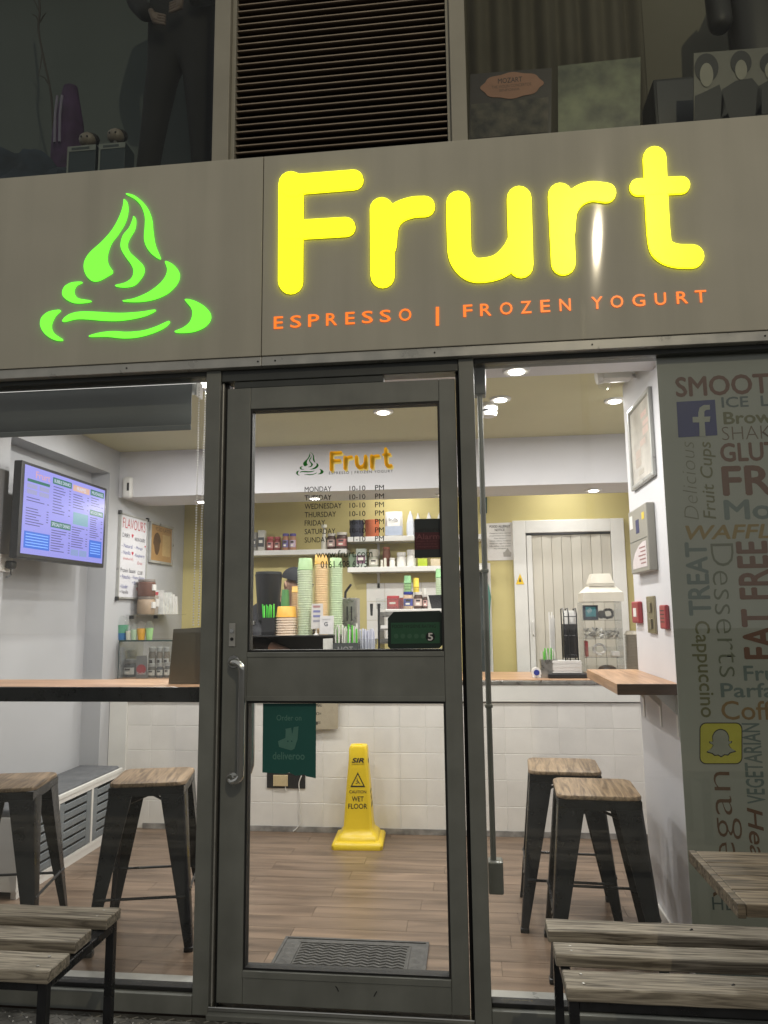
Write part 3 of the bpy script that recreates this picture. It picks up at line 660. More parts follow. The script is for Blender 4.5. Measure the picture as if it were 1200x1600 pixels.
box('bottom_bar', m_blind, bl, -2.33, -1.095, 0.094, 0.104, 2.083, 2.104, bev=0.003)
box('end_bracket', m_plastw, bl, -1.082, -1.072, 0.09, 0.16, 2.225, 2.29, bev=0.002)
bd = MB()
def bead(p, r=0.0042):
    v = [bd.bm.verts.new(Vector(p)+Vector(d)*r) for d in ((1,0,0),(-1,0,0),(0,1,0),(0,-1,0),(0,0,1),(0,0,-1))]
    for f in ((0,2,4),(2,1,4),(1,3,4),(3,0,4),(2,0,5),(1,2,5),(3,1,5),(0,3,5)): bd.bm.faces.new([v[k] for k in f])
z = 2.262; k = 0
while z > 1.30:
    u = (2.262-z)/0.96
    bead((-1.070 + 0.001*math.sin(u*5), 0.112, z)); bead((-1.052 - 0.008*u, 0.138, z)); z -= 0.0105
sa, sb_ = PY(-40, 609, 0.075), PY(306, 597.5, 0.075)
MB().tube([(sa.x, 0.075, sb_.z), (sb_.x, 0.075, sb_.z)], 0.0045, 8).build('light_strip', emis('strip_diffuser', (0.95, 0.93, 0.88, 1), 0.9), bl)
cb = bd.build('bead_chain', m_plastw, bl); cb['kind'] = 'stuff'

# ============================================================ STORAGE BENCH in the alcove
sb = thing('storage_bench', 'white storage bench with grey cushion and slatted crates along left wall', 'bench', (-2.3, 1.4, 0))
X0, X1 = XL-AD+0.002, -2.20
f = MB()
f.box(X0, X1, 0.831, 1.898, 0.352, 0.374).box(X0, X1, 0.831, 1.898, 0.035, 0.055)
f.build('carcass', m_whitep, sb)
for yy in (0.832, 1.172, 1.530, 1.876): box('divider', m_whitep, sb, X0, X1, yy, yy+0.02, 0.0551, 0.3519)
box('plinth', m_whitep, sb, X1-0.03, X1-0.002, 0.84, 1.89, 0.0, 0.0345)
box('seat_edge', m_whitep, sb, X1-0.012, X1+0.004, 0.831, 1.898, 0.3745, 0.398, bev=0.003)
MB().box(X0+0.01, X1-0.0125, 0.84, 1.89, 0.3745, 0.412, bev=0.012, seg=3).build('cushion', mat('grey_cushion', lin(0.12, 0.125, 0.135), 0.9, var=0.2, scale=12, bump=0.2, bscale=200), sb, smooth=True)
m_crate = mat('grey_crate', lin(0.17, 0.19, 0.205), 0.6, var=0.12)
for ya, yb in ((0.853, 1.171), (1.193, 1.529), (1.551, 1.875)):
    cr_ = MB().box(X1-0.012, X1-0.002, ya+0.003, ya+0.05, 0.06, 0.346).box(X1-0.012, X1-0.002, yb-0.05, yb-0.003, 0.06, 0.346).box(X0+0.02, X1-0.1, ya+0.003, yb-0.003, 0.06, 0.34)
    cr_ = cr_.build('crate', m_crate, sb)
    n = 6
    for k in range(n):
        z0 = 0.062 + k*0.0475
        MB().box(X1-0.0115, X1-0.0015, ya+0.0505, yb-0.0505, z0, z0+0.034, bev=0.002, seg=1).build('slat', m_crate, cr_)

# ============================================================ TELEVISION
XTV = -2.25
q = [PX(x, y, XTV) for x, y in ((36, 721), (169.5, 764), (156, 885.5), (22, 868))]
ty0, ty1 = 0.765, 1.655; tz0, tz1 = 1.64, 2.14
TVp = lambda u, v, off=0.0: Vector((XTV + off + 0.015*(v-0.5)*-1*-1*0.0 - 0.02*(0.5-v)*0, ty0 + (ty1-ty0)*u, tz0 + (tz1-tz0)*v))
tv = thing('wall_television', 'wall-mounted flat television showing a drinks menu on a lilac screen', 'television', (-2.3, 1.21, 1.62))
box('case', m_black, tv, XTV-0.045, XTV, ty0, ty1, tz0, tz1, bev=0.006)
box('wall_bracket', m_blackm, tv, XL-AD, XTV-0.0455, 1.1, 1.3, 1.78, 2.0)
def scr(name, u0, u1, v0, v1, col, lift, s=1.0):
    A, B = TVp(u0, v0), TVp(u1, v1)
    return MB().box(XTV+lift, XTV+lift+0.0004, A.y, B.y, A.z, B.z).build(name, emis('screen_%d_%d_%d' % tuple(int(c) for c in col), tuple(c*s for c in srgb(*col)[:3]) + (1,), 1.0, 0.04), screen if name != 'screen' else tv)
screen = None
screen = scr('screen', 0.03, 0.97, 0.05, 0.965, (158, 156, 242), 0.0005)
GR, DK, WH, BLU = (24, 110, 92), (62, 62, 120), (214, 222, 248), (52, 112, 226)
def stext(b, u0, u1, v0, v1, col, **k):
    A, B = TVp(u0, v0), TVp(u1, v1)
    fit_text('screen_text', b, (XTV+0.0016, A.y, A.z), (0, 1, 0), (0, 0, 1), B.y-A.y, B.z-A.z, emis('screen_%d_%d_%d' % col, srgb(*col), 1.0, 0.04), screen, **k)
stext('Frurt', 0.14, 0.29, 0.855, 0.93, (226, 168, 178), bold=0.01)
scr('heading', 0.32, 0.535, 0.855, 0.925, GR, 0.001); stext('BUBBLE DRINKS', 0.335, 0.52, 0.87, 0.91, WH, bold=0.015)
scr('heading', 0.555, 0.76, 0.845, 0.915, (222, 178, 160), 0.001); stext('FRAPPES', 0.60, 0.715, 0.86, 0.90, WH, bold=0.015)
scr('heading', 0.775, 0.955, 0.855, 0.925, GR, 0.001); stext('MILKSHAKES', 0.79, 0.94, 0.87, 0.91, WH, bold=0.015)
scr('heading', 0.775, 0.955, 0.615, 0.68, GR, 0.001); stext('HOT & COLD DRINKS', 0.785, 0.945, 0.63, 0.665, WH, bold=0.015)
scr('heading', 0.32, 0.545, 0.375, 0.445, GR, 0.001); stext('SPECIALITY DRINKS', 0.33, 0.535, 0.39, 0.43, WH, bold=0.015)
scr('heading', 0.06, 0.29, 0.80, 0.83, GR, 0.001)
scr('menu_box', 0.055, 0.315, 0.11, 0.285, BLU, 0.001); scr('menu_box', 0.785, 0.95, 0.11, 0.315, BLU, 0.001)
scr('menu_box', 0.57, 0.755, 0.46, 0.60, (126, 172, 190), 0.001)
for u in (0.06, 0.185):
    for v in (0.735, 0.675): scr('menu_box', u, u+0.10, v, v+0.045, (160, 160, 208), 0.001)
for u in (0.56, 0.665): scr('menu_box', u, u+0.09, 0.10, 0.17, (140, 160, 212), 0.001)
lines = MB()
def bars(u0, u1, vs, h=0.008, j=0.35):
    for v in vs:
        e = u0 + (u1-u0)*(0.45 + random.random()*j); A, B = TVp(u0, v), TVp(e, v+h); lines.box(XTV+0.001, XTV+0.0014, A.y, B.y, A.z, B.z)
        if random.random() < 0.6: A, B = TVp(u1-0.02, v), TVp(u1, v+h); lines.box(XTV+0.001, XTV+0.0014, A.y, B.y, A.z, B.z)
bars(0.33, 0.53, [0.82-0.032*k for k in range(10)]); bars(0.33, 0.545, [0.34-0.028*k for k in range(9)])
bars(0.56, 0.755, [0.80-0.03*k for k in range(6)]); bars(0.56, 0.755, [0.42-0.028*k for k in range(9)])
bars(0.785, 0.95, [0.82-0.03*k for k in range(4)]); bars(0.785, 0.95, [0.58-0.026*k for k in range(10)])
bars(0.06, 0.29, [0.63-0.03*k for k in range(2)] + [0.52-0.028*k for k in range(7)])
lines.build('menu_lines', emis('screen_62_62_120', srgb(*DK), 1.0, 0.04), screen)['kind'] = 'stuff'
lb = MB(); WB = srgb(228, 232, 252)
for v in (0.255, 0.225, 0.195, 0.165, 0.135):
    A, B = TVp(0.07, v), TVp(0.30, v+0.008); lb.box(XTV+0.0016, XTV+0.002, A.y, B.y, A.z, B.z); A, B = TVp(0.80, v+0.02), TVp(0.935, v+0.028); lb.box(XTV+0.0016, XTV+0.002, A.y, B.y, A.z, B.z)
lb.build('menu_lines', emis('screen_130_170_240', srgb(130, 170, 240), 1.0), screen)['kind'] = 'stuff'

# socket by the TV
p = PX(9, 880, XL)
sk_ = thing('wall_socket', 'white wall socket with black plug below the television', 'socket', (XL, p.y, p.z))
box('faceplate', m_plastw, sk_, XL, XL+0.01, p.y-0.06, p.y+0.045, p.z-0.045, p.z+0.045, bev=0.003)
MB().box(XL+0.01, XL+0.045, p.y-0.025, p.y+0.03, p.z-0.03, p.z+0.012, bev=0.01, seg=3).build('plug', m_black, sk_, smooth=True)
MB().tube([(XL+0.03, p.y, p.z-0.03), (XL+0.032, p.y, p.z-0.06), (XL+0.02, p.y-0.02, p.z-0.075)], 0.004, 6).build('cord', m_black, sk_)

# whiteboard
wb = thing('whiteboard', 'white framed flavours board with handwriting on the left wall', 'whiteboard', (XL, 2.23, 1.45))
by0, by1, bz0, bz1 = 2.04, 2.47, 1.46, 2.045
box('board', mat('board_white', lin(0.66, 0.66, 0.70), 0.3, var=0.03), wb, XL, XL+0.012, by0+0.012, by1-0.012, bz0+0.012, bz1-0.012)
fw_ = MB().box(XL, XL+0.018, by0, by0+0.012, bz0, bz1).box(XL, XL+0.018, by1-0.012, by1, bz0, bz1).box(XL, XL+0.018, by0+0.012, by1-0.012, bz0, bz0+0.012).box(XL, XL+0.018, by0+0.012, by1-0.012, bz1-0.012, bz1)
fw_.build('frame', m_alu, wb)
for yy in (by0, by1):
    for zz in (bz0, bz1): box('corner_cap', m_black, wb, XL, XL+0.022, yy-0.012, yy+0.012, zz-0.014, zz+0.014, bev=0.004)
def btext(b, u0, u1, v0, v1, col, **k):
    fit_text('handwriting', b, (XL+0.0128, by0+(by1-by0)*u0, bz0+(bz1-bz0)*v0), (0, 1, 0), (0, 0, 1), (by1-by0)*(u1-u0), (bz1-bz0)*(v1-v0), flat(*col), wb, **k)
RED, BK, BU = (186, 70, 80), (45, 45, 60), (60, 70, 140)
btext('FLAVOURS', 0.10, 0.92, 0.83, 0.95, RED, bold=-0.008); btext('DAIRY', 0.10, 0.36, 0.72, 0.77, BK); btext('NON-DAIRY', 0.54, 0.93, 0.70, 0.745, BK)
btext('- Natural', 0.09, 0.46, 0.60, 0.645, BU); btext('- Mango', 0.54, 0.84, 0.595, 0.64, BU); btext('- Vanilla', 0.09, 0.40, 0.52, 0.565, BU); btext('- Raspberry', 0.52, 0.92, 0.50, 0.55, BU)
btext('(natural)', 0.16, 0.5, 0.45, 0.49, RED); btext('Oreo', 0.66, 0.84, 0.42, 0.46, RED); btext('Protein Sauces', 0.08, 0.60, 0.31, 0.36, BK); btext('£2.00', 0.68, 0.86, 0.30, 0.345, BK)
btext('• Pistachio', 0.08, 0.42, 0.235, 0.28, BU); btext('• Peanut Butter', 0.48, 0.94, 0.24, 0.28, BU); btext('• Biscoff', 0.5, 0.78, 0.175, 0.215, BU); btext('• Kinder', 0.08, 0.34, 0.12, 0.165, BU); btext('• Vanilla', 0.08, 0.36, 0.06, 0.10, BK)
def heart(u, v, s):
    cy0, cz0 = by0+(by1-by0)*u, bz0+(bz1-bz0)*v; pts = []
    for k in range(20):
        t = 2*PI*k/20; pts.append((XL+0.0128, cy0 + s*16*math.sin(t)**3/16, cz0 + s*(13*math.cos(t)-5*math.cos(2*t)-2*math.cos(3*t)-math.cos(4*t))/16))
    MB().slab(pts, (0.0004, 0, 0)).build('heart', flat(200, 60, 80), wb)
heart(0.45, 0.755, 0.016); heart(0.47, 0.545, 0.016); heart(0.70, 0.12, 0.02); heart(0.93, 0.655, 0.01)
# framed print beside it
pf = thing('framed_print', 'small silver framed brown coffee print right of the flavours board', 'picture', (XL, 2.73, 1.73))
fy0, fy1, fz0, fz1 = 2.515, 2.95, 1.735, 2.045
box('print', flat(168, 132, 84), pf, XL, XL+0.008, fy0+0.02, fy1-0.02, fz0+0.02, fz1-0.02)
MB().box(XL, XL+0.02, fy0, fy0+0.02, fz0, fz1, bev=0.004).box(XL, XL+0.02, fy1-0.02, fy1, fz0, fz1, bev=0.004).box(XL, XL+0.02, fy0+0.02, fy1-0.02, fz0, fz0+0.02, bev=0.004).box(XL, XL+0.02, fy0+0.02, fy1-0.02, fz1-0.02, fz1, bev=0.004).build('frame', m_alu, pf, smooth=True)
cup = [(XL+0.009, 2.655 + 0.062*math.cos(a_)*(1.1 if math.sin(a_) > 0 else 0.8), 1.885 + 0.085*math.sin(a_)) for a_ in [2*PI*k/24 for k in range(24)]]
MB().slab(cup, (0.0006, 0, 0)).build('cup_drawing', flat(92, 66, 40), pf)
fit_text('title', 'ICED LATTE', (XL+0.009, 2.63, 1.985), (0, 1, 0), (0, 0, 1), 0.28, 0.028, flat(110, 84, 52), pf)
MB().box(XL+0.0085, XL+0.009, 2.755, 2.90, 1.80, 1.965).build('text_panel', flat(186, 158, 110), pf)

# ============================================================ PIER FITTINGS
def onpier(px, py): return PX(px, py, XR)
pp = thing('poster_frame', 'silver snap frame with faded poster high on the white pier', 'picture frame', (XR, 0.65, 1.9))
y0, y1, z0, z1 = 0.44, 0.865, 1.90, 2.285
box('poster', mat('faded_poster', lin(0.55, 0.52, 0.47), 0.25, var=0.25, scale=9), pp, XR-0.008, XR, y0+0.02, y1-0.02, z0+0.02, z1-0.02)
for a, b, c, d in ((y0, y0+0.022, z0, z1), (y1-0.022, y1, z0, z1), (y0+0.0221, y1-0.0221, z0, z0+0.022), (y0+0.0221, y1-0.0221, z1-0.022, z1)):
    box('frame_bar', m_alu, pp, XR-0.018, XR, a, b, c, d, bev=0.006)
for k in range(7):
    yy = y0+0.05+random.random()*0.2; zz = z0+0.05+k*0.04
    box('faded_block', flat(176 + k*4, 170, 160), pp, XR-0.0086, XR-0.0081, yy, yy+0.10, zz, zz+0.02 + random.random()*0.02)
ap = thing('fire_alarm_control', 'grey fire alarm control panel with stickers on the white pier', 'alarm panel', (XR, 0.67, 1.5))
m_gp = mat('grey_plastic', lin(0.30, 0.285, 0.25), 0.45, var=0.05)
a0, a1, b0, b1 = 0.515, 0.865, 1.51, 1.80
MB().box(XR-0.036, XR, a0, a1, b0, b1, bev=0.005, seg=2).build('case', m_gp, ap)
box('seam', m_frame_dk, ap, XR-0.0368, XR-0.0355, a0+0.01, a1-0.01, 1.652, 1.655)
lab = [(XR-0.0366, a0+0.03 + (a1-a0-0.11)*u, b0+0.02 + 0.11*v) for u, v in ((0, 0), (1.15, 0), (1.1, 0.35), (0.9, 0.65), (0.6, 0.88), (0.25, 1.0), (0, 1.0))]
MB().slab(lab, (-0.0006, 0, 0)).build('display_label', flat(214, 204, 206), ap)
for k in range(5): box('label_print', flat(150, 110, 110), ap, XR-0.0378, XR-0.0373, a0+0.05, a0+0.14+0.02*(k % 3), b0+0.035+k*0.017, b0+0.041+k*0.017)
box('blue_sticker', flat(34, 38, 92), ap, XR-0.0372, XR-0.036, 0.66, 0.72, 1.685, 1.745); box('yellow_sticker', flat(222, 196, 70), ap, XR-0.0372, XR-0.036, 0.555, 0.60, 1.735, 1.765)
box('white_sticker', m_paper, ap, XR-0.0372, XR-0.036, 0.78, 0.84, 1.715, 1.775)
m_red = mat('red_plastic', lin(0.30, 0.02, 0.03), 0.4, var=0.08)
cp_ = thing('call_point', 'red fire call point with white window on the white pier', 'call point', (XR, 0.9, 1.28))
box('case', m_red, cp_, XR-0.022, XR, 0.84, 0.975, 1.285, 1.385, bev=0.006); box('break_glass', m_paper, cp_, XR-0.0235, XR-0.0222, 0.875, 0.935, 1.315, 1.355)
sp_ = thing('switch_plate', 'brass light switch plate between two red boxes on the pier', 'light switch', (XR, 0.65, 1.24))
m_brass = mat('aged_brass', lin(0.34, 0.30, 0.20), 0.32, metal=0.85, var=0.15)
box('plate', m_brass, sp_, XR-0.010, XR, 0.59, 0.725, 1.245, 1.405, bev=0.003)
for zz in (1.285, 1.355): box('rocker', MATS['aged_brass'], sp_, XR-0.016, XR-0.0101, 0.635, 0.685, zz-0.022, zz+0.022, bev=0.004)
rb = thing('alarm_sounder', 'small red alarm sounder near the vinyl edge on the pier', 'alarm', (XR, 0.45, 1.26))
box('case', m_red, rb, XR-0.018, XR, 0.385, 0.475, 1.268, 1.365, bev=0.006)
for k in range(4): box('sound_slot', m_ink, rb, XR-0.0188, XR-0.0182, 0.40, 0.46, 1.295+k*0.015, 1.299+k*0.015)
sh = thing('wall_shelf', 'wooden drinks shelf on white brackets fixed to the white pier', 'shelf', (XR, 0.67, 1.0))
m_shelf = wood('shelf_timber', srgb(140, 104, 76), srgb(190, 150, 116), axis=1, gscale=3, rough=0.35, rnd=0.0)
m_shedge = wood('shelf_edge_timber', srgb(52, 38, 28), srgb(86, 64, 48), axis=0, gscale=4, rough=0.4, rnd=0.0)
box('board', m_shelf, sh, XR-0.235, XR-0.001, 0.298, 1.04, 1.024, 1.064, bev=0.002)
box('front_lipping', m_shedge, sh, XR-0.235, XR-0.001, 0.293, 0.2975, 1.0235, 1.0645)
for yy in (0.36, 0.62, 0.92):
    bk_ = MB().box(XR-0.004, XR, yy-0.012, yy+0.012, 0.86, 1.022).box(XR-0.15, XR-0.004, yy-0.012, yy+0.012, 1.018, 1.0235)
    bk_.hexa([(XR-0.004, yy-0.002, 0.94), (XR-0.004, yy+0.002, 0.94), (XR-0.004, yy+0.002, 1.018), (XR-0.004, yy-0.002, 1.018), (XR-0.012, yy-0.002, 0.95), (XR-0.012, yy+0.002, 0.95), (XR-0.08, yy+0.002, 1.018), (XR-0.08, yy-0.002, 1.018)])
    bk_.build('bracket', m_whitep, sh)
# conduit with switch box beside the right mullion
cd = thing('conduit', 'grey metal conduit running down to a switch box beside the door', 'conduit', (0.06, 0.1, 0.36))
m_gal = mat('galvanised_paint', lin(0.20, 0.205, 0.19), 0.35, metal=0.4, var=0.15)
MB().tube([(0.060, 0.095, 0.475), (0.060, 0.095, 2.2)], 0.0105, 12).build('pipe', m_gal, cd, smooth=True)
box('upper_box', m_frame_dk, cd, 0.040, 0.084, 0.07, 0.13, 2.17, 2.34, bev=0.004)
box('switch_box', m_gal, cd, 0.0405, 0.093, 0.07, 0.13, 0.365, 0.475, bev=0.006)
for zz in (1.49, 1.0): box('saddle', m_gal, cd, 0.046, 0.074, 0.078, 0.11, zz, zz+0.012, bev=0.002)

# ============================================================ FOLDING DOOR on the back wall, allergy notice, side strip
fd = thing('folding_door', 'cream concertina folding door in a white frame behind the counter', 'folding door', (0.8, YB, 0))
dx0, dx1 = PY(803, 900, YB-0.02).x, PY(978, 900, YB-0.02).x; dzt = 2.055
fwid = 0.10
box('jamb', m_whitep, fd, dx0, dx0+fwid, YB-0.05, YB, 0, dzt, bev=0.004); box('jamb', m_whitep, fd, dx1-fwid, dx1, YB-0.05, YB, 0, dzt, bev=0.004)
box('head', m_whitep, fd, dx0+fwid, dx1-fwid, YB-0.05, YB, dzt-0.10, dzt, bev=0.004)
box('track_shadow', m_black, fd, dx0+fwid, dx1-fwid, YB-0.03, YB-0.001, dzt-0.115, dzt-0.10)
m_conc = mat('cream_pvc', lin(0.56, 0.53, 0.46), 0.4, var=0.04, rnd=0.06)
n = 8; pa, pb = dx0+fwid+0.05, dx1-fwid; w = (pb-pa)/n
for k in range(n):
    s = 1 if k % 2 else -1; x0 = pa+k*w; ya, yb_ = (YB-0.029, YB-0.022)[::s]
    MB().hexa([(x0, ya, 0.02), (x0+w-0.003, yb_, 0.02), (x0+w-0.003, yb_+0.012, 0.02), (x0, ya+0.012, 0.02), (x0, ya, dzt-0.12), (x0+w-0.003, yb_, dzt-0.12), (x0+w-0.003, yb_+0.012, dzt-0.12), (x0, ya+0.012, dzt-0.12)]).build('leaf', m_conc, fd)
box('lead_post', m_whitep, fd, dx0+fwid+0.004, dx0+fwid+0.046, YB-0.045, YB-0.01, 0.02, dzt-0.12, bev=0.004)
MB().tube([(dx0+fwid+0.03, YB-0.046, 1.16), (dx0+fwid+0.03, YB-0.07, 1.17), (dx0+fwid+0.03, YB-0.07, 1.26), (dx0+fwid+0.03, YB-0.046, 1.27)], 0.006, 8).build('handle', m_plastw, fd, smooth=True)
ws = thing('warning_sticker', 'yellow triangular hazard sticker on the folding door frame', 'sticker', (PY(812, 905, YB-0.053).x, YB-0.053, 1.6))
MB().slab([PY(x, y, YB-0.0515) for x, y in ((806, 913), (819, 913), (812.5, 896))], (0, -0.001, 0)).build('triangle', flat(226, 188, 20), ws)
MB().slab([PY(x, y, YB-0.053) for x, y in ((810.5, 909), (814.5, 909), (812.5, 902))], (0, -0.0005, 0)).build('symbol', m_ink, ws)
an = tag(MB().slab([PY(x, y, YB-0.003) for x, y in ((760, 818), (802.5, 816), (802.5, 875), (762, 876))], (0, -0.001, 0)).build('allergy_notice', m_paper), 'white food allergy notice sheet left of the folding door', 'notice')
px_text('FOOD ALLERGY', 765, 820.5, 797, 824.5, YB-0.005, m_ink, an, bold=0.02); px_text('NOTICE', 773, 826, 788.5, 830, YB-0.005, m_ink, an, bold=0.02)
for k in range(7): px_text(('Management advises that food', 'prepared here may contain', 'these allergens:', 'wheat, celery, mustard,', 'crustaceans, eggs, fish, lupin,', 'milk, molluscs, nuts, sesame,', 'soya and sulphites')[k], 765+(k in (2, 6))*7, 832+k*4, 798-(k in (2, 6))*7, 834.4+k*4, YB-0.005, m_ink, an)
MB().slab([PY(x, y, YB-0.005) for x, y in ((787, 870), (786, 863), (789, 862), (793, 856), (797, 862), (799, 863), (798, 870))], (0, -0.0004, 0)).build('cupcake_drawing', flat(168, 164, 158), an)
ex = tag(MB().slab([PY(x, y, YB-0.003) for x, y in ((750, 778), (761, 777), (761, 802), (750, 803))], (0, -0.004, 0)).build('exit_sign', flat(24, 62, 58)), 'small dark green exit sign on the yellow wall by the conduit', 'sign')
MB().slab([PY(x, y, YB-0.008) for x, y in ((753, 798), (755, 790), (754, 785), (758, 782), (759, 788), (757, 794), (759, 799), (756, 797))], (0, -0.0005, 0)).build('running_symbol', flat(170, 190, 180), ex)
# dark doorway strip with cleaning tools at the left of the yellow wall
dw = thing('store_doorway', 'narrow dark doorway strip with white trim beyond the conduit', 'doorway', (PY(760, 950, YB).x, YB, 0))
xa, xb = PY(740, 950, YB).x, PY(768, 950, YB).x
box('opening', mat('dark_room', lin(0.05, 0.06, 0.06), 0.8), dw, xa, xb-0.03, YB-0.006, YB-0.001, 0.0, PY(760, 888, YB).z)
box('trim', m_whitep, dw, xb-0.03, xb, YB-0.02, YB, 0.0, PY(760, 880, YB).z, bev=0.003); box('trim', m_whitep, dw, xa, xb-0.031, YB-0.02, YB, PY(760, 888, YB).z+0.001, PY(760, 880, YB).z, bev=0.003)
bro = thing('mop', 'green headed mop with wooden handle leaning in the dark doorway', 'mop', (PY(761, 1000, YB).x, YB-0.06, 0.9))
xm = PY(761.5, 950, YB-0.05).x
MB().tube([(xm, YB-0.05, 1.55), (xm, YB-0.05, 1.87-0.1)], 0.011, 8).build('handle', flat(150, 110, 84), bro); MB().tube([(xm, YB-0.05, 1.56), (xm-0.002, YB-0.06, 1.46), (xm, YB-0.06, 1.36), (xm, YB-0.05, 0.93)], [0.014, 0.035, 0.02, 0.012], 10).build('head', flat(70, 128, 116), bro, smooth=True)

# ============================================================ WET-FLOOR CONE
cn = thing('wet_floor_cone', 'tall yellow wet floor cone standing before the white tiles', 'caution cone', (-0.685, 1.84, 0))
cx, cy0 = -0.685, 1.842
m_cone = mat('yellow_plastic', lin(0.78, 0.56, 0.02), 0.35, var=0.05)
def ring(h, z, r=0.012): return [(h, -h+r), (h, h-r), (h-r, h), (-h+r, h), (-h, h-r), (-h, -h+r), (-h+r, -h), (h-r, -h)], z
cb_ = MB(); rot = Matrix.Rotation(0.05, 2); rings = []
for h, z in ((0.146, 0.0), (0.148, 0.022), (0.140, 0.036), (0.120, 0.042), (0.114, 0.058), (0.106, 0.066), (0.090, 0.082), (0.084, 0.105), (0.078, 0.20), (0.067, 0.35), (0.056, 0.48), (0.054, 0.545), (0.048, 0.560), (0.022, 0.562), (0.020, 0.556)):
    pts, zz = ring(h, z, min(0.014, h*0.3)); R_ = []
    for x_, y_ in pts: v = rot @ Vector((x_, y_)); R_.append(cb_.bm.verts.new((cx+v.x, cy0+v.y, zz)))
    rings.append(R_)
for r0, r1 in zip(rings, rings[1:]):
    for k in range(8): cb_.bm.faces.new((r0[k], r0[(k+1) % 8], r1[(k+1) % 8], r1[k]))
cb_.bm.faces.new(rings[0][::-1]); cb_.bm.faces.new(rings[-1])
cb_.build('body', m_cone, cn, smooth=True)
def ctext(b, zc, w, h, **k):
    # on the front face of the cone, which leans back
    def face(z): return 0.084 + (0.056-0.084)*(z-0.105)/(0.375)
    e = Vector((math.cos(0.05), math.sin(0.05), 0)); nf = Vector((math.sin(0.05), -math.cos(0.05), 0))
    o_ = Vector((cx, cy0, zc-h/2)) + nf*(face(zc-h/2)+0.0018) - e*(w/2); top = Vector((cx, cy0, zc+h/2)) + nf*(face(zc+h/2)+0.0018) - e*(w/2)
    return o_, e, (top-o_).normalized(), w, h
CZ = lambda y: PY(563, y, cy0-0.065).z
for b, yc, w, h in (('CAUTION', 1237, 0.100, 0.017), ('WET', 1247.8, 0.070, 0.028), ('FLOOR', 1259, 0.112, 0.029)): fit_text('lettering', b, *ctext(b, CZ(yc), w, h), m_ink, cn, bold=0.02)
fit_text('brand_lettering', 'SIR', *ctext('SIR', CZ(1188.5), 0.074, 0.028), m_ink, cn, bold=0.04, shear=0.25); fit_text('brand_lettering', 'CLEAN.COM', *ctext('c', CZ(1194.3), 0.074, 0.006), m_ink, cn, bold=0.01)
o_, e_, u_, w_, h_ = ctext('tri', CZ(1218), 0.09, 0.085)
tri = lambda s, off: [o_ + e_*(w_/2 + x*s) + u_*(h_*0.36 + y*s) + e_.cross(u_)*off for x, y in ((-0.044, -0.030), (0.044, -0.030), (0, 0.053))]
MB().slab(tri(1.0, 0.0002), e_.cross(u_)*0.0004).build('triangle', m_ink, cn); MB().slab(tri(0.74, 0.0009), e_.cross(u_)*0.0003).build('triangle_field', m_cone, cn)
pt = lambda x, y: o_ + e_*(w_/2+x) + u_*(h_*0.36+y) + e_.cross(u_)*0.0016
fg = MB().tube([pt(-0.004, 0.014), pt(0.000, 0.004), pt(0.008, -0.006)], 0.0022, 6).tube([pt(0.008, -0.006), pt(0.014, -0.012)], 0.0018, 6).tube([pt(0.004, -0.002), pt(-0.006, -0.010), pt(-0.012, -0.008)], 0.0018, 6).tube([pt(0.0, 0.006), pt(-0.011, 0.002)], 0.0014, 6).ell(pt(-0.005, 0.019), 0.003, 0.001, 0.003, 1)
fg.build('slipping_figure', m_ink, cn)
nf2 = Vector((math.cos(0.05), math.sin(0.05), 0)); e2 = Vector((-math.sin(0.05), math.cos(0.05), 0))
for b, zc, w, h in (('WET', 0.262, 0.055, 0.027), ('FLOOR', 0.222, 0.09, 0.027), ('CAUTION', 0.298, 0.078, 0.017), ('SIR', 0.47, 0.055, 0.024)):
    fc = lambda z: 0.084 - 0.028*(z-0.105)/0.375
    A = Vector((cx, cy0, zc-h/2)) + nf2*(fc(zc-h/2)+0.0018) - e2*(w/2); B = Vector((cx, cy0, zc+h/2)) + nf2*(fc(zc+h/2)+0.0018) - e2*(w/2)
    fit_text('lettering', b, A, e2, (B-A).normalized(), w, h, m_ink, cn, bold=0.012)

# ============================================================ DOOR MAT
mt_ = thing('door_mat', 'dark grey rubber door mat with zigzag ridges inside the door', 'door mat', (-0.5, 0.42, 0))
m_mat = mat('mat_rubber', lin(0.085, 0.083, 0.08), 0.75, var=0.25, scale=30, bump=0.2, bscale=200)
mx0, mx1, my0, my1 = -0.80, -0.20, 0.17, 0.54
box('base', m_mat, mt_, mx0, mx1, my0, my1, 0.0005, 0.006, bev=0.002)
for a, b, c, d in ((mx0, mx0+0.012, my0, my1), (mx1-0.012, mx1, my0, my1), (mx0+0.013, mx1-0.013, my1-0.012, my1), (mx0+0.07, mx0+0.078, my0, my1-0.045), (mx1-0.078, mx1-0.07, my0, my1-0.045), (mx0+0.07, mx1-0.07, my1-0.05, my1-0.043)):
    box('border_ridge', m_mat, mt_, a, b, c, d, 0.006, 0.010, bev=0.001)
for k in range(13):
    y = my0 + 0.012 + k*0.0235
    if y > my1-0.075: break
    z_ = MB(); n = 18; xs = [mx0+0.085 + (mx1-mx0-0.17)*i/n for i in range(n+1)]
    for i in range(n):
        ya, yb_ = y + (0.012 if i % 2 else 0), y + (0 if i % 2 else 0.012)
        z_.hexa([(xs[i], ya, 0.006), (xs[i+1], yb_, 0.006), (xs[i+1], yb_+0.010, 0.006), (xs[i], ya+0.010, 0.006), (xs[i], ya+0.002, 0.0105), (xs[i+1], yb_+0.002, 0.0105), (xs[i+1], yb_+0.008, 0.0105), (xs[i], ya+0.008, 0.0105)])
    z_.build('zigzag_ridge', m_mat, mt_)
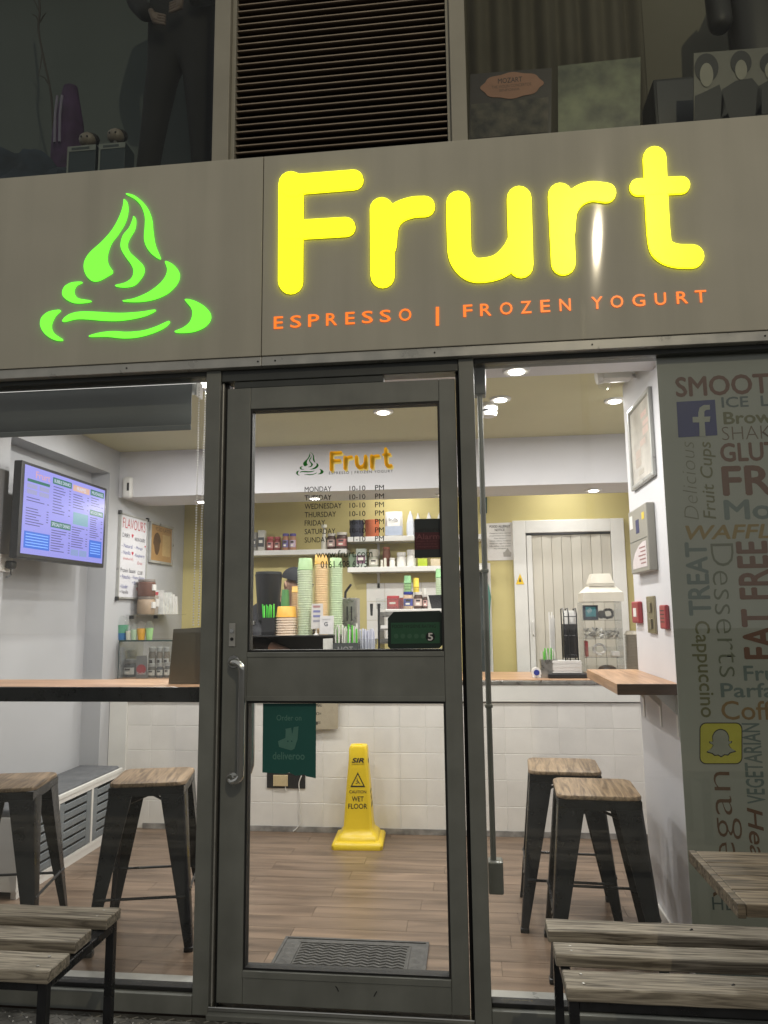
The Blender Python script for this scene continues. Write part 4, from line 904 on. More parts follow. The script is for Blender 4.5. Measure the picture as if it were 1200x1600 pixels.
for s in (mx0+0.024, mx1-0.064):
    for k in range(7):
        y = my0+0.01+k*0.045
        MB().hexa([(s, y, 0.006), (s+0.04, y, 0.006), (s+0.04, y+0.036, 0.006), (s, y+0.036, 0.006), (s+0.016, y+0.014, 0.0105), (s+0.024, y+0.014, 0.0105), (s+0.024, y+0.022, 0.0105), (s+0.016, y+0.022, 0.0105)]).build('border_stud', m_mat, mt_)

# ============================================================ WALL SHELVES
def shelf_at(name, label, x0, x1, ytop, Yf=3.0):
    zt = PY((x0+x1)/2, ytop, Yf).z
    t = thing(name, label, 'shelf', (PY((x0+x1)/2, ytop, Yf).x, YB, zt-0.04))
    box('board', m_whitep, t, PY(x0, ytop, Yf).x, PY(x1, ytop, Yf).x, Yf, YB-0.001, zt-0.04, zt, bev=0.003)
    for fx in (0.2, 0.8):
        xx = PY(x0+(x1-x0)*fx, ytop, Yf).x
        MB().box(xx-0.01, xx+0.01, YB-0.006, YB-0.001, zt-0.16, zt-0.041).box(xx-0.01, xx+0.01, YB-0.13, YB-0.006, zt-0.046, zt-0.041).build('bracket', m_whitep, t)
    return zt
ZS1 = shelf_at('wall_shelf', 'long white shelf at left on the yellow back wall', 330, 541, 859.5)
ZS2 = shelf_at('wall_shelf', 'upper white shelf at right holding tubs and white pouches', 543, 760, 836.5)
ZS3 = shelf_at('wall_shelf', 'lower white shelf at right holding small white tubs', 543, 760, 884.5)
def geom(x0, x1, yt, Y, zb):
    a, b = PY(x0, yt, Y), PY(x1, yt, Y); return (a.x+b.x)/2, (b.x-a.x)/2, a.z-zb
GRP = None
def carton(label, x0, x1, yt, Y, zb, col, name='carton', band=None, txt=None, cat='carton', dep=None, group=None, mt=None):
    cx_, hw_, h = geom(x0, x1, yt, Y, zb); d = dep or hw_
    t = thing(name, label, cat, (cx_, Y, zb), group)
    MB().box(cx_-hw_, cx_+hw_, Y-d, Y+d, zb+0.0005, zb+h, bev=min(0.006, hw_*0.3)).build('body', mt or flat(*col), t, smooth=True)
    if band: box('label_print', flat(232, 228, 218), t, cx_-hw_*0.55, cx_+hw_*0.45, Y-d-0.0022, Y-d-0.0014, zb+h*0.38, zb+h*0.52); box('label_band', flat(*band), t, cx_-hw_*0.85, cx_+hw_*0.85, Y-d-0.0012, Y-d-0.0002, zb+h*0.2, zb+h*0.65)
    if txt: fit_text('print', txt[0], (cx_-hw_*0.6, Y-d-0.002, zb+h*txt[1]), (1, 0, 0), (0, 0, 1), hw_*1.2, h*txt[2], flat(*txt[3]), t, bold=0.01)
    return t
def jar(label, x0, x1, yt, Y, zb, body, lid, band=None, name='jar', cat='jar', lidh=0.16, shape=None, mt=None, group=None, seg=20):
    cx_, r, h = geom(x0, x1, yt, Y, zb); t = thing(name, label, cat, (cx_, Y, zb), group); hl = h*(1-lidh)
    prof = shape or [(0.90, 0.0), (1.0, 0.04), (1.0, 0.80), (0.92, 0.90), (0.78, 1.0)]
    MB().lathe([(r*a, 0.0005+hl*b) for a, b in prof], (cx_, Y, zb), seg).build('body', mt or flat(*body), t, smooth=True)
    if lid: MB().lathe([(r*0.92, hl), (r*0.94, hl+0.002), (r*0.94, h*0.99), (r*0.86, h)], (cx_, Y, zb+0.0005), seg).build('lid', flat(*lid), t, smooth=True)
    if band:
        bm_ = MB(); n = 10; R_ = []
        for zz in (0.22, 0.72): R_.append([bm_.bm.verts.new((cx_ + r*1.012*math.sin(a), Y - r*1.012*math.cos(a), zb+hl*zz)) for a in [(-1.1+2.2*k/n) for k in range(n+1)]])
        for k in range(n): bm_.bm.faces.new((R_[0][k], R_[0][k+1], R_[1][k+1], R_[1][k]))
        bm_.build('label_band', flat(*band), t, smooth=True)
        for q, (za, zb2, cc) in enumerate(((0.52, 0.66, (60, 52, 50)), (0.30, 0.42, (236, 230, 220)))): box('label_print', flat(*cc), t, cx_-r*0.45, cx_+r*(0.45-0.15*q), Y-r*1.03, Y-r*1.016, zb+hl*za, zb+hl*zb2)
    return t
def pouch(label, x0, x1, yt, Y, zb, col, txt=None, peak=False, cat='pouch', mt=None):
    cx_, hw_, h = geom(x0, x1, yt, Y, zb); t = thing('pouch', label, cat, (cx_, Y, zb)); d = hw_*0.55
    mb_ = MB(); rows = [(1.0, d, 0.0), (1.0, d, 0.25), (0.97, d*0.7, 0.6), (0.93, d*0.25, 0.92), (0.92, 0.003, 1.0)] if not peak else [(0.9, d, 0.0), (1.0, d, 0.2), (0.9, d*0.8, 0.55), (0.5, d*0.4, 0.82), (0.10, 0.004, 1.0)]
    R_ = []
    for w_, dd, u in rows: R_.append([mb_.bm.verts.new((cx_+hw_*w_*a, Y+dd*b, zb+0.0005+h*u)) for a, b in ((-1, 0), (-0.7, -1), (0.7, -1), (1, 0), (0.7, 1), (-0.7, 1))])
    for r0, r1 in zip(R_, R_[1:]):
        for k in range(6): mb_.bm.faces.new((r0[k], r0[(k+1) % 6], r1[(k+1) % 6], r1[k]))
    mb_.bm.faces.new(R_[0][::-1]); mb_.bm.faces.new(R_[-1])
    mb_.build('bag', mt or flat(*col), t, smooth=True)
    if txt: fit_text('print', txt, (cx_-hw_*0.5, Y-d*0.75-0.006, zb+h*0.62), (1, 0, 0), (0, 0, 1), hw_, h*0.12, flat(60, 60, 66), t, bold=0.01); box('lower_print', flat(170, 180, 200), t, cx_-hw_*0.9, cx_+hw_*0.9, Y-d-0.0025, Y-d-0.0012, zb+h*0.04, zb+h*0.40)
    return t
YI = 3.07
carton('left grey milk carton on the long shelf', 394, 402.5, 832, YI, ZS1, (150, 148, 140), band=(90, 92, 96))
carton('right grey milk carton with black print on long shelf', 404, 415, 829, YI, ZS1, (196, 194, 186), band=(60, 62, 66))
jar('red labelled jar beside the milk cartons', 417, 428, 839, YI, ZS1, (150, 60, 60), (180, 90, 90), (190, 130, 130))
jar('second red labelled jar on the long shelf', 428.5, 439, 839, YI+0.01, ZS1, (140, 56, 56), (176, 88, 88), (190, 140, 130))
jar('left peanut jar with purple lid on long shelf', 441.5, 452, 834, YI, ZS1, (170, 120, 90), (96, 84, 150), (120, 110, 160))
jar('right peanut jar with purple lid on long shelf', 452.5, 463, 834, YI, ZS1, (172, 126, 96), (92, 80, 146), (190, 170, 190))
jar('slim white bottle standing behind the Sunday lettering', 502, 511, 820, YI, ZS1, (205, 202, 190), (220, 218, 206), None, 'bottle', 'bottle', 0.12, [(0.95, 0), (1, 0.05), (0.95, 0.45), (0.5, 0.75), (0.38, 1.0)])
jar('left chocolate spread jar with white lid on shelf', 511.5, 525, 834, YI, ZS1, (70, 44, 36), (196, 190, 180), (196, 170, 164))
jar('right chocolate spread jar with white lid on shelf', 525.5, 543, 832.5, YI-0.01, ZS1, (66, 42, 34), (204, 198, 188), (186, 120, 116))
TUB = [(0.86, 0.0), (0.90, 0.05), (1.0, 0.95), (1.0, 1.0)]
jar('dark navy tub on the upper right shelf', 546, 569, 814, YI, ZS2, (38, 40, 56), (44, 46, 64), None, 'tub', 'tub', 0.08, TUB)
jar('orange tub beside the navy tub on upper shelf', 570, 593, 813, YI, ZS2, (176, 92, 54), (190, 104, 64), None, 'tub', 'tub', 0.08, TUB)
pouch('large flat-topped white printed pouch on the upper right shelf', 601, 629.5, 800, YI, ZS2, (205, 203, 200), 'bulk')
pouch('pointed white pouch right of the flat-topped pouch', 634.5, 647.5, 799, YI, ZS2, (200, 204, 214), None, True)
pouch('pointed white pouch behind alarm sticker, left one', 648, 658, 802, YI+0.03, ZS2, (206, 206, 206), None, True)
pouch('pointed white pouch behind alarm sticker, middle one', 664, 676, 801, YI+0.02, ZS2, (206, 206, 206), None, True)
pouch('pointed white pouch at the right end of upper shelf', 681, 693, 801, YI+0.02, ZS2, (206, 206, 206), None, True)
carton('clear box of green items on the lower shelf left end', 545, 556, 866, YI, ZS3, (110, 130, 104), name='storage_box', cat='box')
carton('white printed carton on lower shelf beside web address', 557, 573, 858, YI, ZS3, (180, 190, 180), band=(120, 84, 104))
jar('clear jar with dome lid on the lower shelf', 576, 592, 859, YI, ZS3, (150, 150, 134), (196, 192, 178), (206, 200, 186), lidh=0.4)
jar('brown bottle on the lower shelf', 598, 610, 855, YI+0.03, ZS3, (122, 72, 52), (150, 90, 66), None, 'bottle', 'bottle', 0.12)
jar('smallest slim white tube on the lower shelf', 594.5, 598.5, 875, YI-0.03, ZS3, (222, 218, 204), None, None, 'tube', 'tube', 0.0)
jar('second slim white tube on the lower shelf', 599.5, 604, 872, YI-0.03, ZS3, (222, 218, 204), None, None, 'tube', 'tube', 0.0)
jar('short white pot on the lower shelf', 608.5, 617.5, 872, YI-0.02, ZS3, (226, 224, 216), (232, 230, 224), None, 'pot', 'pot', 0.2)
jar('wide white tub on the lower shelf', 619.5, 634.5, 863.5, YI, ZS3, (224, 222, 216), (232, 230, 226), None, 'tub', 'tub', 0.25)
jar('tall white tub beside alarm sticker on lower shelf', 635, 650, 859.5, YI, ZS3, (226, 224, 218), (234, 232, 228), None, 'tub', 'tub', 0.3)
carton('lime green snack box under the alarm sticker', 653, 668, 873, YI, ZS3, (176, 196, 40), name='snack_box', cat='box')
carton('cream snack box at the right end of lower shelf', 673, 688, 873.5, YI, ZS3, (206, 190, 160), name='snack_box', cat='box')

# ============================================================ CUP STACKS and counter display (door view)
ZW = 0.930
rs = thing('display_riser', 'black topped riser on the counter carrying the cup stacks', 'riser', (-1.2, 2.15, ZW))
ZR = PY(460, 993, 2.07).z
rx0, rx1 = PY(330, 990, 2.07).x, PY(521, 990, 2.07).x
box('top', m_black, rs, rx0, rx1, 2.07, 2.36, ZR-0.010, ZR, bev=0.002)
for xx in (rx0, rx1-0.01): box('end_panel', m_black, rs, xx, xx+0.01, 2.075, 2.355, ZW+0.0005, ZR-0.0105)
box('back_panel', m_black, rs, PY(426, 1000, 2.36).x, rx1-0.011, 2.352, 2.36, ZW+0.0005, ZR-0.0105)
def stack(label, x0, x1, yt, ytop2, Y, zb, colrim, coltop, pitch=0.0150, group='upturned paper cup stacks'):
    """upturned cups: ribbed lower pile and the plain wall of the topmost cup"""
    a, b = PY(x0, yt, Y), PY(x1, yt, Y); c, r = (a.x+b.x)/2, (b.x-a.x)/2; zt = a.z; zm = PY((x0+x1)/2, ytop2, Y).z
    t = thing('cup_stack', label, 'cups', (c, Y, zb), group)
    pr = []; z = 0.0005; tot = zm-zb; n = max(1, int(tot/pitch)); pt_ = tot/n
    for k in range(n): pr += [(r*0.97, z), (r*1.0, z+0.001), (r*1.0, z+pt_*0.42), (r*0.88, z+pt_*0.5), (r*0.86, z+pt_*0.98)]; z += pt_
    MB().lathe(pr, (c, Y, zb), 20).build('nested_cups', flat(*colrim), t)
    MB().lathe([(r*0.99, 0), (r*1.0, 0.002), (r*1.0, 0.005), (r*0.94, 0.007), (r*0.83, zt-zm-0.002), (r*0.80, zt-zm), (r*0.76, zt-zm), (r*0.75, zt-zm-0.006)], (c, Y, zm+0.001), 20).build('top_cup', flat(*coltop), t, smooth=True)
    return t
G1, G2, O1, O2 = (206, 218, 190), (172, 204, 154), (232, 204, 160), (236, 188, 104)
stack('tall green cup stack, leftmost of the tall ones', 465, 489.5, 873, 891, 2.16, ZR, G1, G2)
stack('tall orange cup stack between two green stacks', 491, 513, 867.5, 882, 2.20, ZR, O1, O2)
stack('tall green cup stack right of the orange stack', 514, 535.5, 872.5, 886, 2.24, ZR, (200, 218, 184), G2)
stack('short wide orange cup stack beside the green straws', 431.5, 464, 948, 964.5, 2.13, ZR, (236, 218, 198), (236, 180, 74))
stack('small orange cup stack behind the wide stack', 455.5, 466, 916.5, 926, 2.30, ZR, (220, 186, 150), O2)
gc = thing('cup_tower', 'clear cup over green paper cup beside barista', 'cup', (PY(446, 950, 2.25).x, 2.25, ZR))
a = PY(446, 920, 2.25); rr = (PY(456, 948, 2.25).x - PY(436, 948, 2.25).x)/2
MB().lathe([(rr, 0.0005), (rr*0.97, 0.05), (rr*0.78, 0.15), (rr*0.56, a.z-ZR)], (a.x, 2.25, ZR), 20).build('clear_cup', m_clear, gc, smooth=True)
MB().lathe([(rr*0.86, 0.06), (rr*0.8, 0.11), (rr*0.52, a.z-ZR-0.006)], (a.x, 2.25, ZR), 20).build('green_cup', flat(84, 150, 84), gc, smooth=True)
def straws(label, x0, x1, ytop, ybox, ybot, Y, zb, colh, cols, n, lean=0.012, square=True, txt=None, flatw=False, name='straw_holder'):
    a, b = PY(x0, ybox, Y), PY(x1, ybox, Y); zt = a.z; h = zt-zb; t = thing(name, label, 'holder', ((a.x+b.x)/2, Y, zb)); d = (b.x-a.x)*0.4
    f_ = MB(); w = 0.003
    f_.box(a.x, b.x, Y-d, Y-d+w, zb+0.0005, zt).box(a.x, b.x, Y+d-w, Y+d, zb+0.0005, zt).box(a.x, a.x+w, Y-d+w, Y+d-w, zb+0.0005, zt).box(b.x-w, b.x, Y-d+w, Y+d-w, zb+0.0005, zt).box(a.x+w, b.x-w, Y-d+w, Y+d-w, zb+0.0005, zb+0.004)
    f_.build('box', colh if not isinstance(colh, tuple) else flat(*colh), t)
    ht = PY((x0+x1)/2, ytop, Y).z
    for k in range(n):
        xx = a.x+0.008+(b.x-a.x-0.016)*((k+0.5)/n); yy = Y+random.uniform(-d*0.6, d*0.6); tp = ht - random.uniform(0, 0.35)*(ht-zt)
        tip = Vector((xx+random.uniform(-lean, lean), yy+random.uniform(-lean, lean), tp))
        MB().tube([(xx, yy, zb+0.01), tip], 0.0042 if not flatw else 0.006, 7).build('straw' if not flatw else 'spoon', flat(*cols[k % len(cols)]), t, smooth=True)
    if txt: fit_text('print', txt, (a.x+(b.x-a.x)*0.2, Y-d-0.0008, zb+h*0.72), (1, 0, 0), (0, 0, 1), (b.x-a.x)*0.6, h*0.18, flat(150, 150, 150), t)
    return t
straws('black box of bright green straws left of cup stacks', 411, 431.5, 943.5, 965, 992, 2.12, ZR, m_black, [(70, 196, 60), (110, 214, 90)], 9)
def card(label, pts, Y, col, draw):
    t = tag(MB().slab([PY(x, y, Y) for x, y in pts], (0, 0.004, 0)).build('table_card', flat(*col)), label, 'card'); draw(t); return t
def d1(t):
    for k, c in enumerate(((170, 130, 130), (120, 124, 168), (120, 124, 168), (150, 150, 160))): box('print_block', flat(*c), t, PY(489.5, 950, 2.085).x, PY(500.5, 950, 2.085).x, 2.0838, 2.0846, PY(495, 949.5+k*7.5, 2.085).z, PY(495, 946+k*7.5, 2.085).z)
def d2(t): px_text('G', 506.5, 972, 512, 978.5, 2.0735, flat(40, 46, 70), t, bold=0.02); px_text('review us', 503.5, 966.5, 516, 969, 2.0735, flat(120, 122, 130), t)
card('narrow white card stand before the orange cup stack', ((487, 943.5), (504.5, 943), (504.5, 981), (486, 983)), 2.085, (208, 204, 200), d1)
card('white review card with letter G beside the cups', ((500, 962.5), (521.5, 962), (521, 991), (499, 991)), 2.075, (214, 212, 212), d2)
ck = thing('card_holder_foot', 'small white card stand foot on the riser', 'card stand', (PY(494, 990, 2.09).x, 2.09, ZR))
MB().lathe([(0.018, 0.0005), (0.018, 0.006), (0.006, 0.012), (0.005, 0.045)], (PY(494, 990, 2.1).x, 2.1, ZR), 16).build('foot', m_plastw, ck, smooth=True)
tag(MB().slab([PY(x, y, 2.064) for x, y in ((505, 998), (520, 997), (520, 1040), (505, 1040))], (0, -0.004, 0)).build('receipt_pad', flat(206, 206, 200)), 'white paper pad fixed to the riser front', 'paper pad')
straws('dark box marked HOT with green and white spoons', 523, 562, 974, 1004, 1040, 2.10, ZW, (70, 74, 74), [(206, 206, 196), (212, 210, 204), (216, 214, 206), (90, 190, 60), (210, 208, 200)], 24, 0.006, txt='HOT', flatw=True, name='spoon_box')
straws('clear box of wrapped white straws beside the spoons', 561, 588, 980, 998, 1040, 2.08, ZW, m_clear, [(206, 208, 222), (196, 198, 214)], 18, 0.01, flatw=True, name='straw_box')
# black tub and coffee machine at left
jar('large black tub standing behind the straws', 399, 441, 894, 2.42, 1.30, (24, 25, 28), (34, 36, 38), None, 'tub', 'tub', 0.06, [(0.70, 0), (0.74, 0.03), (0.96, 0.95), (1.0, 1.0)], mt=m_black)
cf = thing('coffee_machine', 'black coffee machine with steel tray behind the counter at left', 'coffee machine', (-1.55, 2.45, ZW))
xa = PY(330, 940, 2.45).x; xb = PY(414, 940, 2.45).x
box('body', m_black, cf, xa, xb-0.06, 2.38, 2.56, ZW+0.001, 1.27, bev=0.01); box('cup_tray', m_steel, cf, xa, xb-0.05, 2.365, 2.57, 1.271, 1.299, bev=0.004)
MB().tube([(xb-0.16, 2.375, 1.24), (xb-0.16, 2.34, 1.22), (xb-0.16, 2.335, 1.14)], 0.010, 10).build('steam_wand', m_chrome, cf, smooth=True)
MB().lathe([(0.03, 0.0), (0.034, 0.02), (0.034, 0.04)], (xb-0.22, 2.345, 1.16), 16).build('group_head', m_chrome, cf, smooth=True)
# steel machine right of the cups
fz = thing('steel_machine', 'grey steel machine with lever behind the green cups', 'machine', (PY(555, 980, 2.5).x, 2.5, ZW))
xa, xb = PY(528, 960, 2.5).x, PY(560, 960, 2.5).x
box('body', m_steel, fz, xa, xb, 2.42, 2.58, ZW+0.001, PY(545, 934, 2.42).z, bev=0.008); zt = PY(545, 934, 2.42).z
MB().tube([(xa+0.06, 2.46, zt), (xa+0.065, 2.44, zt+0.04), (xa+0.11, 2.40, zt+0.09)], 0.009, 8).build('lever', m_black, fz, smooth=True)
for k in range(2): box('slot', m_ink, fz, xa+0.075+k*0.03, xa+0.085+k*0.03, 2.418, 2.4199, zt-0.16, zt-0.06)
# topping rack
rk = thing('topping_rack', 'black and steel topping rack right of the spoon boxes', 'rack', (PY(640, 1000, 2.3).x, 2.3, ZW))
xa, xb = PY(590, 970, 2.22).x, PY(700, 970, 2.22).x; rt = PY(640, 951.5, 2.22).z
for xx in (xa, xb-0.014): box('side_frame', m_black, rk, xx, xx+0.014, 2.22, 2.50, ZW+0.001, rt-0.02, bev=0.003)
for k in range(5): z = ZW+0.05+k*(rt-0.04-ZW-0.05)/4; box('tray', m_steel, rk, xa+0.0145, xb-0.0145, 2.225, 2.495, z-0.012, z, bev=0.002); box('tray_front', m_plastw if k % 2 else m_steel, rk, xa+0.02, xb-0.02, 2.221, 2.2245, z+0.0005, z+0.022)
box('top', m_whitep, rk, xa+0.05, xb-0.001, 2.222, 2.5, rt-0.018, rt, bev=0.003)
for hx in (580.5, 592): 
    hp = PY(hx, 955, 2.2); MB().tube([(hp.x, 2.2, hp.z+0.05), (hp.x, 2.2, hp.z-0.03)], [0.011, 0.007], 8).build('scoop_handle', m_black, rk, smooth=True)
YJ = 2.34
carton('red tin on the topping rack', 605, 623.5, 931, YJ, rt, (150, 32, 40), name='tin', band=(186, 60, 60), cat='tin', dep=0.03)
carton('small red tin behind the larger red tin', 624, 631, 934, YJ+0.05, rt, (160, 40, 44), name='tin', cat='tin', dep=0.02)
jar('spread jar with blue lid on the topping rack', 630, 646, 925, YJ, rt, (196, 168, 140), (40, 56, 140), (70, 80, 150))
jar('chocolate jar with white lid on topping rack', 646.5, 660.5, 925.5, YJ, rt, (64, 40, 32), (214, 208, 200), (200, 180, 172))
jar('smaller chocolate jar beside blue lid jar', 660.5, 668, 929, YJ-0.01, rt, (62, 38, 32), (196, 190, 184), (190, 150, 146))
ZJ = PY(638, 925, YJ).z
stack('short green cup stack on the blue lidded jar', 630.5, 643, 900, 912, YJ, ZJ+0.001, (140, 176, 124), (120, 170, 120))
stack('yellow cup pair on the white lidded jar', 645, 655, 903.5, 918, YJ, PY(653, 925.5, YJ).z+0.001, (214, 190, 70), (220, 190, 60))
jar('small white cup beside the yellow cups', 660.5, 666.5, 919.5, YJ, PY(664, 929, YJ-0.01).z+0.001, (214, 212, 206), None, None, 'cup', 'cup', 0.0, [(1, 0), (0.9, 0.9), (0.85, 1.0)])
bn = thing('blender_base', 'dark appliance under green cups at the right door edge', 'appliance', (PY(684, 960, 2.4).x, 2.4, rt))
pa_, pb_ = PY(670, 935, 2.4), PY(700, 935, 2.4); zb_ = PY(684, 930, 2.4).z
MB().hexa([(pa_.x+0.02, 2.35, rt+0.001), (pb_.x, 2.35, rt+0.001), (pb_.x, 2.48, rt+0.001), (pa_.x+0.02, 2.48, rt+0.001), (pa_.x, 2.34, zb_), (pb_.x, 2.34, zb_), (pb_.x, 2.48, zb_), (pa_.x, 2.48, zb_)]).build('body', m_black, bn)
stack('green and white cup stack at the right door edge', 680, 692, 889, 903, 2.40, zb_+0.001, (190, 206, 176), (130, 176, 124), 0.014)
box('glass_guard', m_clear, rk, xa-0.02, xb-0.25, 2.3, 2.304, rt+0.001, PY(600, 935, 2.3).z)

# ============================================================ RIGHT WINDOW: things on the counter
Yq = 2.22
straws('dark steel pot of straws and green tubes by folding door', 844, 870, 1012, 1030, 1058, 2.14, ZW, m_steel, [(206, 206, 196), (216, 214, 206), (110, 200, 70), (90, 190, 60)], 18, 0.012, name='straw_pot')
td = thing('round_dispenser', 'small blue and white round dispenser on wooden counter', 'dispenser', (PY(838, 1055, 2.12).x, 2.12, ZW))
MB().tube([(PY(838, 1050, 2.12).x, 2.10, ZW+0.034), (PY(838, 1050, 2.12).x, 2.15, ZW+0.034)], 0.030, 20).build('wheel', m_plastw, td, smooth=True)
MB().tube([(PY(838, 1050, 2.12).x, 2.097, ZW+0.034), (PY(838, 1050, 2.12).x, 2.0995, ZW+0.034)], 0.018, 16).build('hub', flat(40, 56, 140), td); box('base', m_plastw, td, PY(832, 1050, 2.12).x, PY(845, 1050, 2.12).x, 2.10, 2.15, ZW+0.0005, ZW+0.012, bev=0.003)
nr = thing('napkin_caddy', 'black wire caddy with cups, lids and folded napkins on counter', 'caddy', (PY(890, 1058, 2.16).x, 2.16, ZW))
nx0, nx1 = PY(855, 1050, 2.14).x, PY(916, 1050, 2.14).x
box('tray', m_black, nr, nx0, nx1, 2.07, 2.26, ZW+0.0005, ZW+0.030, bev=0.006)
zt = PY(890, 951, 2.2).z
for xx in (PY(882, 1000, 2.12).x, PY(890, 1000, 2.10).x, PY(902, 1000, 2.12).x):
    MB().tube([(xx, 2.11, ZW+0.03), (xx, 2.11, zt-0.03), (xx, 2.14, zt), (xx, 2.24, zt), (xx, 2.24, ZW+0.03)], 0.004, 6).build('wire', m_blackm, nr)
for z in (ZW+0.14, ZW+0.26, zt-0.05): MB().tube([(PY(882, 1000, 2.12).x, 2.108, z), (PY(902, 1000, 2.12).x, 2.108, z)], 0.003, 6).build('wire', m_blackm, nr)
for k in range(9): MB().box(PY(864, 1050, 2.1).x+random.uniform(-.003, .003), PY(909, 1050, 2.1).x+random.uniform(-.003, .003), 2.085, 2.105+0.10, ZW+0.031+k*0.0085, ZW+0.031+k*0.0085+0.0078, bev=0.003).build('napkin', m_paper, nr, smooth=True)
xc = PY(891, 1000, 2.18).x
MB().lathe([(0.046, ZW+0.12), (0.049, ZW+0.13), (0.047, PY(890, 975, 2.18).z)], (xc, 2.18, 0), 18).build('black_cup', m_black, nr, smooth=True)
MB().lathe([(0.040, PY(890, 975, 2.18).z), (0.043, zt-0.03), (0.036, zt-0.012)], (xc, 2.18, 0), 18).build('white_cup', m_plastw, nr, smooth=True)
for k in range(6): MB().tube([(nx0+0.03+k*0.005, 2.16+k*0.01, ZW+0.03), (nx0+0.028+k*0.007, 2.16+k*0.01, zt-0.02-0.02*(k % 3))], 0.0045, 6).build('wrapped_straw', m_plastw, nr)
dr = thing('clear_drawer_tower', 'clear acrylic drawer tower full of sachets and cables on counter', 'drawer tower', (PY(942, 1055, 2.25).x, 2.25, ZW))
tx0, tx1 = PY(912, 1000, 2.2).x, PY(974, 1000, 2.2).x; tz = PY(942, 941, 2.2).z; hgt = (tz-ZW)
for xx in (tx0, tx1-0.004): box('side', m_clear, dr, xx, xx+0.004, 2.2, 2.42, ZW+0.001, tz)
for k in range(5): box('shelf', m_clear, dr, tx0+0.0041, tx1-0.0041, 2.2, 2.42, ZW+0.001+hgt*k/4.02, ZW+0.004+hgt*k/4.02)
for k in range(4): MB().hexa([(tx0+0.004, 2.199, ZW+0.006+hgt*k/4.02), (tx1-0.004, 2.199, ZW+0.006+hgt*k/4.02), (tx1-0.004, 2.203, ZW+0.006+hgt*k/4.02), (tx0+0.004, 2.203, ZW+0.006+hgt*k/4.02), (tx0+0.004, 2.175, ZW+hgt*(k+0.62)/4.02), (tx1-0.004, 2.175, ZW+hgt*(k+0.62)/4.02), (tx1-0.004, 2.179, ZW+hgt*(k+0.62)/4.02), (tx0+0.004, 2.179, ZW+hgt*(k+0.62)/4.02)]).build('drawer_front', m_clear, dr)
lv = lambda k: ZW+0.006+hgt*k/4.02
bc = thing('card_reader', 'teal and navy contactless card reader box in the top drawer', 'card reader', (tx0+0.045, 2.26, lv(3)))
box('box', flat(34, 44, 62), bc, tx0+0.012, tx0+0.105, 2.235, 2.29, lv(3), lv(3)+0.095, bev=0.003); box('teal_square', flat(60, 130, 140), bc, tx0+0.026, tx0+0.09, 2.2335, 2.2348, lv(3)+0.022, lv(3)+0.085)
fit_text('wave_mark', ')))', (tx0+0.045, 2.2328, lv(3)+0.04), (0.8, 0, 0.6), (-0.6, 0, 0.8), 0.03, 0.026, m_paper, bc)
def coil(name, label, c, r, n, rad, mt, tilt=0.3, cat='cable'):
    pts = []
    for k in range(n*14):
        a = 2*PI*k/14; rr_ = r*(0.85+0.15*math.sin(k*1.7)); pts.append((c[0]+rr_*math.cos(a), c[1]+0.02*math.sin(a*0.37+k)*tilt, c[2]+r+rr_*math.sin(a)*0.9))
    return tag(MB().tube(pts, rad, 6).build(name, mt, None, smooth=True), label, cat)
coil('coiled_cable', 'coil of black cable beside the card reader box', (tx1-0.075, 2.26, lv(3)+0.004), 0.036, 3, 0.006, m_black)
coil('coiled_cable', 'coil of white charging cable in the lower drawer', (tx0+0.105, 2.26, lv(1)+0.004), 0.042, 4, 0.0045, m_plastw)
MB_ = MB().tube([(tx0+0.125, 2.24, lv(3)+0.034), (tx0+0.125, 2.256, lv(3)+0.034)], 0.026, 18); tag(MB_.build('black_puck', m_black), 'round black disc beside the card reader box', 'disc')
sc_ = thing('sachet_pile', 'pile of crumpled foil sachets in the middle drawer', 'sachets', (tx0+0.12, 2.26, lv(2)))
sj = MB()
for k in range(60):
    c = Vector((random.uniform(tx0+0.02, tx1-0.02), random.uniform(2.21, 2.30), lv(2)+0.006+random.uniform(0, 0.055))); d1_ = Vector((random.uniform(-1, 1), random.uniform(-1, 1), random.uniform(-1, 1))).normalized()*0.014; d2_ = d1_.orthogonal().normalized()*0.007; nn = d1_.cross(d2_).normalized()*0.0015
    sj.hexa([c-d1_-d2_-nn, c+d1_-d2_-nn, c+d1_+d2_-nn, c-d1_+d2_-nn, c-d1_-d2_+nn, c+d1_-d2_+nn, c+d1_+d2_+nn, c-d1_+d2_+nn])
q_ = sj.build('sachets', mat('foil', lin(0.55, 0.53, 0.50), 0.3, metal=0.5, var=0.3, scale=40), sc_); q_['kind'] = 'stuff'
tag(MB().box(tx0+0.012, tx0+0.03, 2.22, 2.30, lv(1)+0.001, lv(1)+0.10, bev=0.003).build('red_booklet', flat(150, 60, 64)), 'thin red booklet standing in the lower drawer', 'booklet')
tag(MB().box(tx1-0.07, tx1-0.02, 2.22, 2.28, lv(1)+0.001, lv(1)+0.035, bev=0.006).build('plug_adapter', m_plastw), 'white plug adapter beside coiled cable in lower drawer', 'adapter')
tag(MB().ell((tx0+0.15, 2.27, lv(0)+0.034), 0.06, 0.05, 0.03).build('black_pouch', m_black, None, smooth=True), 'dark pouch in the bottom drawer', 'pouch')
ld_ = [thing('takeaway_lid_stack', lb, 'box lids', (PY(940, y, 2.3).x, 2.3, z)) for lb, y, z in (('larger cream takeaway box stack on the drawer tower', 935, tz), ('smaller cream takeaway box on top of the stack', 905, tz+0.12))]
xm = PY(938, 930, 2.3).x; z1 = tz+0.005; zA = PY(938, 914, 2.3).z; zB = PY(938, 897, 2.3).z
